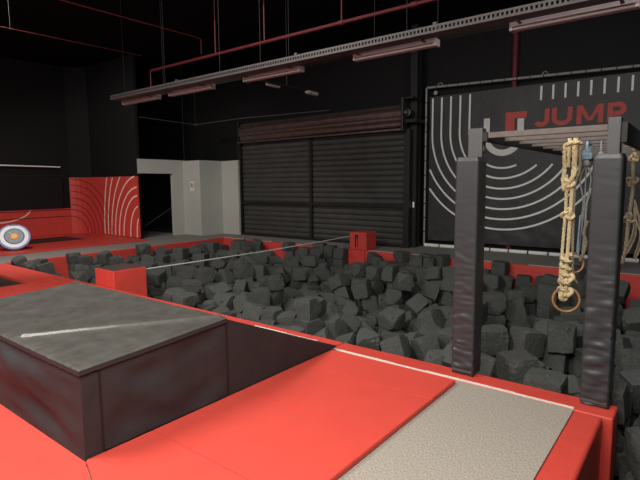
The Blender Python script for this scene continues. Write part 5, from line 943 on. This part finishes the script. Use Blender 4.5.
# ------------------------------------------------------------------ ropes
def rope(mb, pts, R, pitch=None, n=7, strands=3, sub=None):
    """twisted rope along a smooth path"""
    pts = [Vector(p) for p in pts]
    P = []
    for i in range(len(pts)-1):
        p0 = pts[max(i-1, 0)]; p1 = pts[i]; p2 = pts[i+1]; p3 = pts[min(i+2, len(pts)-1)]
        k = max(2, int((p2-p1).length/(R*.55)))
        for j in range(k):
            s_ = j/k
            P.append(.5*((2*p1)+(-p0+p2)*s_+(2*p0-5*p1+4*p2-p3)*s_*s_+(-p0+3*p1-3*p2+p3)*s_**3))
    P.append(pts[-1])
    pitch = pitch or R*8; acc = 0; up_ = None; fr = []
    for i, p in enumerate(P):
        tt = (P[min(i+1, len(P)-1)]-P[max(i-1, 0)]).normalized()
        if up_ is None: up_ = tt.orthogonal().normalized()
        a = tt.cross(up_)
        if a.length < 1e-5: a = tt.orthogonal()
        a.normalize(); b = a.cross(tt).normalized(); up_ = b
        if i: acc += (p-P[i-1]).length
        fr.append((p, a, b, acc))
    for k in range(strands):
        path = []
        for p, a, b, s_ in fr:
            an = 2*PI*s_/pitch+k*2*PI/strands
            path.append(p+(a*math.cos(an)+b*math.sin(an))*R*.48)
        mb.tube(path, R*.54, n)
    return mb
YG = RUNGS[1]; xr = -.845
t = empty('gym_ring_rope', (xr, YG, 1.95), 'bright yellow knotted rope holding a wooden ring, hung from the rungs', 'rope')
rp = MB()
# loop over rung and thick doubled upper part
rope(rp, [(xr-.028, YG-.045, 1.72), (xr-.026, YG-.045, 1.90), (xr-.024, YG-.042, 1.985), (xr-.022, YG, 2.0), (xr-.02, YG+.045, 1.98), (xr-.01, YG+.05, 1.80)], .015)
rope(rp, [(xr+.016, YG-.045, 1.66), (xr+.016, YG-.046, 1.90), (xr+.018, YG-.042, 1.985), (xr+.02, YG, 2.0), (xr+.02, YG+.045, 1.98), (xr+.02, YG+.05, 1.80)], .021)
rope(rp, [(xr-.055, YG-.05, 1.89), (xr-.02, YG-.078, 1.905), (xr+.03, YG-.07, 1.912), (xr+.045, YG-.02, 1.905)], .016)
rope(rp, [(xr-.058, YG-.04, 1.90), (xr-.055, YG-.06, 1.80), (xr-.05, YG-.06, 1.70), (xr-.058, YG-.06, 1.60), (xr-.03, YG-.06, 1.585), (xr+.01, YG-.07, 1.63), (xr+.03, YG-.06, 1.70)], .016)
rp.build('upper_loop', 'rope', t)
ln = MB()
rope(ln, [(xr-.035, YG-.05, 1.66), (xr-.030, YG-.045, 1.4), (xr-.040, YG-.04, 1.1), (xr-.045, YG-.04, .84), (xr-.03, YG-.04, .72)], .013)
rope(ln, [(xr+.010, YG-.05, 1.68), (xr+.006, YG-.045, 1.4), (xr+.000, YG-.04, 1.1), (xr-.005, YG-.04, .85), (xr, YG-.04, .74)], .015)
ln.build('hanging_strands', 'rope', t)
l2 = MB()
rope(l2, [(xr+.045, YG-.02, 1.90), (xr+.05, YG-.02, 1.70), (xr+.026, YG-.03, 1.58), (xr+.024, YG-.02, 1.3), (xr+.03, YG-.02, 1.05), (xr+.035, YG-.01, .88), (xr+.02, YG-.01, .82)], .011)
l2.build('thin_cord', 'oldrope', t, 'thinner darker cord')
def knot(c, s_, R, par, m='rope', rot=0, nm='knot'):
    pts = []
    for i in range(25):
        a = i*2*PI/24
        v = Vector((math.sin(a)+2*math.sin(2*a), -math.sin(3*a)*1.2, math.cos(a)-2*math.cos(2*a)))*s_*.33
        v = Matrix.Rotation(rot, 3, 'Y') @ v
        pts.append(Vector(c)+v)
    rope(MB(), pts, R).build(nm, m, par)
knot((xr-.025, YG-.055, 1.58), .045, .015, t, rot=.3)
knot((xr-.012, YG-.05, 1.345), .045, .014, t, rot=1.2)
k = MB()
hel = [(xr-.012+.033*math.cos(a), YG-.04+.03*math.sin(a), 1.02-.030*a/(PI)*1.0) for a in [i*PI/6 for i in range(0, 52)]]
rope(k, hel, .017); k.build('knot', 'rope', t, 'long coiled knot')
knot((xr-.01, YG-.04, .83), .055, .018, t, rot=.5)
knot((xr-.01, YG-.04, .70), .055, .018, t, rot=2.2)
ringc = Vector((xr+.002, YG-.03, .645))
def ring(c, R, r, axis, par, nm='ring', m='wood', arc=None):
    ax = Vector(axis).normalized(); a = ax.orthogonal().normalized(); b = ax.cross(a)
    MB().tube([Vector(c)+a*R*math.cos(i*2*PI/48)+b*R*math.sin(i*2*PI/48) for i in range(48)], r, 10, closed=True).build(nm, m, par, smooth=True)
ring(ringc, .098, .010, (.28, -1, .08), t)

t.location = (-.925, RUNGS[2], 1.6+.35*1.098); t.scale = (1.098,)*3
YH = RUNGS[2]; xb = -.808
t = empty('gym_ring_rope', (xb, YH, 1.95), 'grey cords with pale blue clip holding a smaller wooden ring, beside right post', 'rope')
b = MB()
b.tube([(xb-.01, YH-.05, 1.86), (xb-.012, YH-.05, 1.95), (xb-.01, YH-.03, 2.02), (xb, YH+.02, 2.02), (xb, YH+.05, 1.9)], .012)
b.build('hanging_loop', 'blue', t)
MB().box(xb-.045, xb+.03, YH-.07, YH-.03, 1.83, 1.885, .008).box(xb-.04, xb-.02, YH-.065, YH-.035, 1.88, 1.91, .004).box(xb-.01, xb+.01, YH-.065, YH-.035, 1.88, 1.91, .004).build('clip', 'blue', t, 'pale blue clip')
MB().lathe([(.01, -.03), (.024, -.02), (.026, 0), (.024, .02), (.01, .03)], 14, Matrix.Translation((xb-.008, YH-.05, 1.80))).build('bead', 'greycord', t)
c = MB()
for i, (dx, dxm) in enumerate(((-.03, -.05), (-.012, -.01), (.012, .03), (.02, .055))):
    rope(c, [(xb-.008, YH-.05, 1.785), (xb+dxm, YH-.05+.006*i, 1.66), (xb+dx*.6, YH-.05, 1.45), (xb+dx-.012, YH-.04, 1.2), (xb+dx-.02, YH-.04, 1.02)], .0065, n=5)
c.build('cords', 'greycord', t)
c = MB(); rope(c, [(xb-.035, YH-.055, 1.35), (xb-.04, YH-.055, 1.15), (xb-.036, YH-.055, 1.0)], .007); c.build('cord', 'blue', t, 'pale blue cord')
c = MB(); rope(c, [(xb+.022, YH-.05, 1.3), (xb+.0, YH-.05, 1.2), (xb+.02, YH-.05, 1.1), (xb-.005, YH-.05, .98), (xb-.02, YH-.05, .95)], .014); c.build('rope_tail', 'oldrope', t)
ring((xb-.075, YH-.05, .925), .088, .009, (.55, -1, .2), t)
c = MB().tube([(xb-.058, YH-.07, .86), (xb-.055, YH-.075, .82), (xb-.045, YH-.075, .78), (xb-.028, YH-.075, .755)], .008); c.build('cord_end', 'wood', t)

t.location = (-.875, RUNGS[3], 1.938); t.scale = (1.083,)*3
YK = RUNGS[2]; xk = -.715
t = empty('rope_clip', (xk, YK, 1.95), 'small pale clip hanging just left of the right post', 'clip')
MB().tube([(xk, YK-.045, 1.86), (xk, YK-.045, 2.0), (xk, YK, 2.01), (xk, YK+.04, 1.97)], .008).build('loop', 'greycord', t)
MB().lathe([(.012, -.05), (.028, -.035), (.026, -.01), (.014, 0), (.026, .01), (.022, .03), (.01, .045)], 14, Matrix.Translation((xk, YK-.045, 1.84))).build('body', 'greycord', t)

t.location = (xk*1.083, RUNGS[3], 1.945); t.scale = (1.083,)*3
YQ = RUNGS[4]; xq = -.555
t = empty('frayed_rope', (xq, YQ, 1.95), 'weathered knotted rope hanging behind the right post', 'rope')
c = MB()
rope(c, [(xq, YQ-.05, 1.7), (xq, YQ-.045, 2.0), (xq, YQ, 2.03), (xq, YQ+.05, 1.9)], .018)
rope(c, [(xq, YQ-.05, 1.75), (xq+.008, YQ-.05, 1.5), (xq-.01, YQ-.05, 1.25), (xq-.02, YQ-.05, .95), (xq-.045, YQ-.05, .8)], .018)
c.build('rope_length', 'oldrope', t)
knot((xq, YQ-.05, 1.6), .05, .015, t, 'oldrope'); knot((xq-.01, YQ-.05, 1.25), .05, .015, t, 'oldrope', 1)
knot((xq+.0, YQ-.05, 1.83), .04, .014, t, 'rope', 1)
c = MB(); rr = random.Random(3)
for i in range(9):
    a = rr.uniform(-.1, .18); rope(c, [(xq+.03, YQ-.05, 1.35+rr.uniform(-.1, .1)), (xq+.05+a*.6, YQ-.05+rr.uniform(-.04, .04), 1.1), (xq-.02+a, YQ-.05, .85+rr.uniform(-.08, .05))], .007, n=5)
c.build('frayed_cords', 'oldrope', t)

# ------------------------------------------------------------------ overhead services
t = empty('cable_tray', (-4, 5.2, 3.2), 'long perforated metal cable tray hung under the black ceiling', 'cable tray')
tr = MB().box(-8.9, 1.2, 5.06, 5.24, 3.195, 3.20).box(-8.9, 1.2, 5.06, 5.064, 3.2, 3.206)
tr.box(-8.9, 1.2, 5.056, 5.062, 3.195, 3.22).box(-8.9, 1.2, 5.056, 5.062, 3.252, 3.275).box(-8.9, 1.2, 5.236, 5.242, 3.195, 3.275)
x = -8.9
while x < 1.2:
    tr.box(x, x+.022, 5.057, 5.061, 3.215, 3.257); x += .045
tr.build('tray', 'tray', t)
for x in (-8.6, -7.35, -5.95, -4.55, -3.2, -2.4, -1.0, .3):
    MB().tube([(x, 5.18, 3.2), (x, 5.18, 5.4)], .003, 6).build('hanger', 'beam', t)
for x in (-7.0, -4.4, -2.42): MB().box(x-.02, x+.02, 5.14, 5.2, 3.275, 3.33).build('hanger_nut', 'tray', t)
t = empty('cable_tray', (-4, 5.75, 3.3), 'darker second cable tray running behind the lit one', 'cable tray')
MB().box(-8.9, 1.2, 5.50, 5.67, 3.28, 3.285).box(-8.9, 1.2, 5.50, 5.505, 3.28, 3.35).build('tray', 'blacksteel', t)
for x in (-8, -5.5, -3, -.5): MB().tube([(x, 5.6, 3.28), (x, 5.6, 5.4)], .004, 6).build('hanger', 'beam', t)
places = ['dim leftmost', 'second from left', 'middle', 'second from right', 'large rightmost']
first = None
for i, x in enumerate((-8.95, -7.47, -5.6, -3.6, -1.68)):
    lab = 'unlit fluorescent batten under the cable tray, %s of five' % places[i]
    if first is None:
        first = empty('ceiling_light', (x, 5.40, 3.14), lab, 'light fixture', 'battens under the cable tray')
        first.location = (0, 0, 0)
        MB().box(0, 1.12, -.06, .06, .0, .045, .008).build('housing', 'fixture', first)
        MB().tube([(.03, -.03, -.018), (1.09, -.03, -.018)], .016, 10).build('lamp_tube', 'fixture', first)
        MB().tube([(.03, .03, -.018), (1.09, .03, -.018)], .016, 10).build('lamp_tube', 'fixture', first)
        for xe in (0, 1.09): MB().box(xe, xe+.03, -.055, .055, -.036, .0, .004).build('end_cap', 'fixture', first)
        for xe in (.1, .98): MB().box(xe, xe+.03, -.2, .02, .012, .02).build('bracket', 'tray', first)
        for c_ in first.children: c_.matrix_parent_inverse = Matrix()
        first.location = (x, 5.37, 3.172)
    else: dup(first, (x, 5.37, 3.172), lab, 'battens under the cable tray')
# red pipes
t = empty('sprinkler_pipe', (-5, 5.75, 3.8), 'long red sprinkler pipe above the cable tray', 'pipe')
MB().tube([(-8.6, 5.75, 3.80), (1.2, 5.75, 3.80)], .024, 10).build('pipe_run', 'redpipe', t)
MB().tube([(-8.6, 5.75, 3.80), (-8.62, 5.75, 3.74), (-8.62, 5.75, 3.42)], .012, 8).build('drop', 'redpipe', t)
for x in (-6.7, -5.55, -4.08, -2.2): MB().tube([(x, 5.75, 3.80), (x, 5.75, 4.35)], .011, 8).tube([(x, 5.75, 4.35), (x, 5.75, 5.4)], .004, 6).build('riser', 'redpipe', t)
for x in (-3.02, -4.12): MB().tube([(x, 5.75, 3.8), (x+.08, 5.75, 3.8)], .034, 12).build('coupling', 'redpipe', t)
t = empty('sprinkler_pipe', (-8.1, 4, 4.5), 'thin red pipe across the black ceiling ending in a short drop', 'pipe')
MB().tube([(-8.2, 2.0, 4.5), (-8.12, 6.56, 4.5), (-8.12, 6.6, 4.47), (-8.12, 6.6, 4.2)], .010, 8).build('pipe_run', 'redpipe', t)
MB().tube([(-8.16, 4, 4.5), (-8.16, 4, 5.4)], .003, 6).build('hanger', 'beam', t)
t = empty('sprinkler_pipe', (-10.4, 4, 4.5), 'faint thin red pipe at upper left of the black ceiling', 'pipe')
MB().tube([(-10.5, 1.0, 4.5), (-10.2, 6.6, 4.5)], .008, 8).build('pipe_run', 'redpipe', t)
MB().tube([(-10.4, 4, 4.5), (-10.4, 4, 5.4)], .003, 6).build('hanger', 'beam', t)
t = empty('riser_pipe', (-3.52, 11.67, 0), 'thick vertical red pipe on black wall rising behind the banner', 'pipe')
MB().tube([(-3.53, 11.67, .0), (-3.53, 11.67, 5.4)], .07, 14).build('pipe_run', 'redpipe', t)
MB().tube([(-3.53, 11.67, 4.5), (-3.53, 11.67, 4.6)], .082, 14).build('collar', 'redpipe', t)
# dim truss light and conduit
t = empty('spotlight_bar', (-6.7, 7.2, 3.5), 'dark bar with two small lamps hung before the back wall', 'light fixture')
MB().tube([(-6.6, 6.3, 3.5), (-6.5, 8.4, 3.5)], .02, 8).build('bar', 'beam', t)
Ms = Matrix.Translation((-6.62, 6.95, 3.48)) @ Matrix.Rotation(-PI/2, 4, 'X')
MB().lathe([(.03, -.05), (.04, 0), (.04, .28), (.03, .3)], 14, Ms).build('lamp_head', 'fixture', t)
Ms = Matrix.Translation((-6.53, 8.0, 3.47)) @ Matrix.Rotation(-PI/2, 4, 'X')
MB().lathe([(.03, -.05), (.045, 0), (.045, .3), (.03, .32)], 14, Ms).build('lamp_head', 'fixture', t)
MB().tube([(-6.56, 7.4, 3.5), (-6.56, 7.4, 5.4)], .006, 6).build('hanger', 'beam', t)
t = empty('conduit', (-12.5, 9, 3.5), 'thin grey conduit crossing above the grey partition', 'conduit')
MB().tube([(-12.6, 8.0, 3.5), (-12.9, 10.15, 3.5), (-10.7, 10.05, 3.5), (-8.2, 11.0, 3.6)], .014, 8).build('pipe_run', 'tray', t)
MB().box(-12.95, -12.8, 10.1, 10.2, 3.47, 3.53).build('junction', 'tray', t)
MB().tube([(-12.9, 10.15, 3.5), (-12.9, 10.15, 5.4)], .006, 6).build('hanger', 'beam', t)
t = empty('wall_cable', (-13.0, 11.7, 3), 'thin dark vertical cable dropping behind the grey partition', 'cable')
MB().tube([(-13.6, 10.2, 1.5), (-13.6, 10.2, 5.4)], .012, 8).build('cable_run', 'blacksteel', t)

# ------------------------------------------------------------------ foam cubes
cubes = []
for i in range(0, len(CUBES), 7):
    k, cx_, cy_, cz_, qa, qb, qc = CUBES[i:i+7]
    qw = math.sqrt(max(0, 1-(qa*qa+qb*qb+qc*qc)/1e4))
    cubes.append((k, (cx_/100, cy_/100, cz_/100), Quaternion((qw, qa/100, qb/100, qc/100)).normalized()))
SIZES = [(.26, .26, .26), (.28, .26, .23), (.26, .27, .29), (.22, .26, .27)]
def foam_mesh(size, seed, n=5):
    rr = random.Random(seed); bm = bmesh.new()
    bmesh.ops.create_cube(bm, size=2); bmesh.ops.subdivide_edges(bm, edges=bm.edges[:], cuts=n-1, use_grid_fill=True)
    chips = [(Vector((rr.choice((-1, 1)), rr.choice((-1, 1)), rr.choice((-1, 1)))), rr.uniform(.12, .42)) for _ in range(rr.choice((1, 2, 3)))]
    sk = [rr.uniform(-.09, .09) for _ in range(3)]
    off = Vector((seed*3.7, seed*1.3, 5))
    for v in bm.verts:
        p = v.co.copy(); a = [abs(c) for c in p]
        # soften corners and edges
        big = sorted(a, reverse=True)
        k = 1-.03*max(0, big[1]-.8)/.2-.04*max(0, big[2]-.8)/.2
        q_ = p*k
        q_.x *= 1+sk[0]*q_.y; q_.y *= 1+sk[1]*q_.z; q_.z *= 1+sk[2]*q_.x
        for c, s_ in chips:
            pr_ = p.dot(c)/3
            if pr_ > 1-s_: q_ -= c*((pr_-(1-s_))*.95)
        q_ += p.normalized()*(.05*noise.noise(p*1.1+off)+.045*noise.noise(p*3.2+off))
        v.co = Vector((q_.x*size[0]/2, q_.y*size[1]/2, q_.z*size[2]/2))*1.02
    bmesh.ops.recalc_face_normals(bm, faces=bm.faces)
    return bm
FM = {}
def fmesh(k, s_):
    if (k, s_) not in FM:
        me = bpy.data.meshes.new('foam_cube'); bm = foam_mesh(SIZES[k], k*10+s_+1); bm.to_mesh(me); bm.free(); me.materials.append(M['foam']); FM[(k, s_)] = me
    return FM[(k, s_)]
def zone(p):
    x, y, z = p
    if x > -.42: return 'to the right of the right padded post, by the pit drop'
    if y < 5.0 and x > -1.5: return 'just behind the near edge between the two padded posts'
    if x > -1.7: return 'between the padded posts, out in the middle of the pit'
    if y < 4.7 and x > -4.0: return 'against the near pit edge, left of the left padded post'
    if y < 6.0 and x > -4.0: return 'in the middle of the pit, left of the left padded post'
    if x > -4.0: return 'toward the far edge below the banner'
    if x > -7.0: return 'in the pit between the black box and the small red box'
    return 'in the left part of the pit near the slackline'
NI = 300
for i, (k, p, q_) in enumerate(cubes[:NI]):
    o = bpy.data.objects.new('foam_cube', fmesh(k, i % 6)); C.objects.link(o)
    o.location = p; o.rotation_mode = 'QUATERNION'; o.rotation_quaternion = q_
    zn = zone(p)
    tag(o, 'charcoal foam cube '+zn, 'foam cube', 'foam cubes '+zn)
me = bpy.data.meshes.new('foam_cubes'); V = []; F = []
for i, (k, p, q_) in enumerate(cubes[NI:]):
    src = fmesh(k, (i*7) % 6); mt = Matrix.Translation(p) @ q_.to_matrix().to_4x4(); b0 = len(V)
    V += [tuple(mt @ v.co) for v in src.vertices]; F += [tuple(b0+j for j in pl_.vertices) for pl_ in src.polygons]
me.from_pydata(V, [], F); me.materials.append(M['foam'])
o = bpy.data.objects.new('foam_cubes', me); C.objects.link(o)
tag(o, 'mass of charcoal foam cubes filling the rest of the pit', 'foam cubes', None, 'stuff')

# ------------------------------------------------------------------ light
def area(loc, target, size, power, col, sy=None):
    l = bpy.data.lights.new('lamp', 'AREA'); l.energy = power; l.color = col; l.size = size
    if sy: l.shape = 'RECTANGLE'; l.size_y = sy
    o = bpy.data.objects.new('lamp', l); C.objects.link(o); o.location = loc
    o.rotation_euler = (Vector(target)-Vector(loc)).to_track_quat('-Z', 'Y').to_euler(); return o
def spot(loc, target, power, col, angle, r=.35, blend=.5):
    l = bpy.data.lights.new('lamp', 'SPOT'); l.energy = power; l.color = col; l.spot_size = math.radians(angle); l.spot_blend = blend; l.shadow_soft_size = r
    o = bpy.data.objects.new('lamp', l); C.objects.link(o); o.location = loc
    o.rotation_euler = (Vector(target)-Vector(loc)).to_track_quat('-Z', 'Y').to_euler(); return o
area((-.8, .2, 3.6), (-1.6, 2.0, 0), 2.2, 215, (1, .94, .86))
area((-4.6, -.1, 3.9), (-5.6, 2.6, 0), 2.2, 225, (1, .94, .87))
spot((-5.5, 2.5, 5.3), (-6.5, 6.5, 0), 650, (1, .96, .91), 115, .8)
spot((-10.5, 3.5, 5.3), (-13.0, 7.5, 0), 950, (1, .93, .86), 105, .6)
spot((0.5, 4.5, 5.3), (-2.6, 9.2, .2), 600, (.95, .97, 1), 100, .6)

W = bpy.data.worlds.new('world'); bpy.context.scene.world = W; W.use_nodes = True
W.node_tree.nodes['Background'].inputs[0].default_value = (.8, .85, 1, 1)
W.node_tree.nodes['Background'].inputs[1].default_value = .25
vs = bpy.context.scene.view_settings; vs.view_transform = 'Standard'; vs.look = 'None'; vs.gamma = 1; vs.exposure = 0
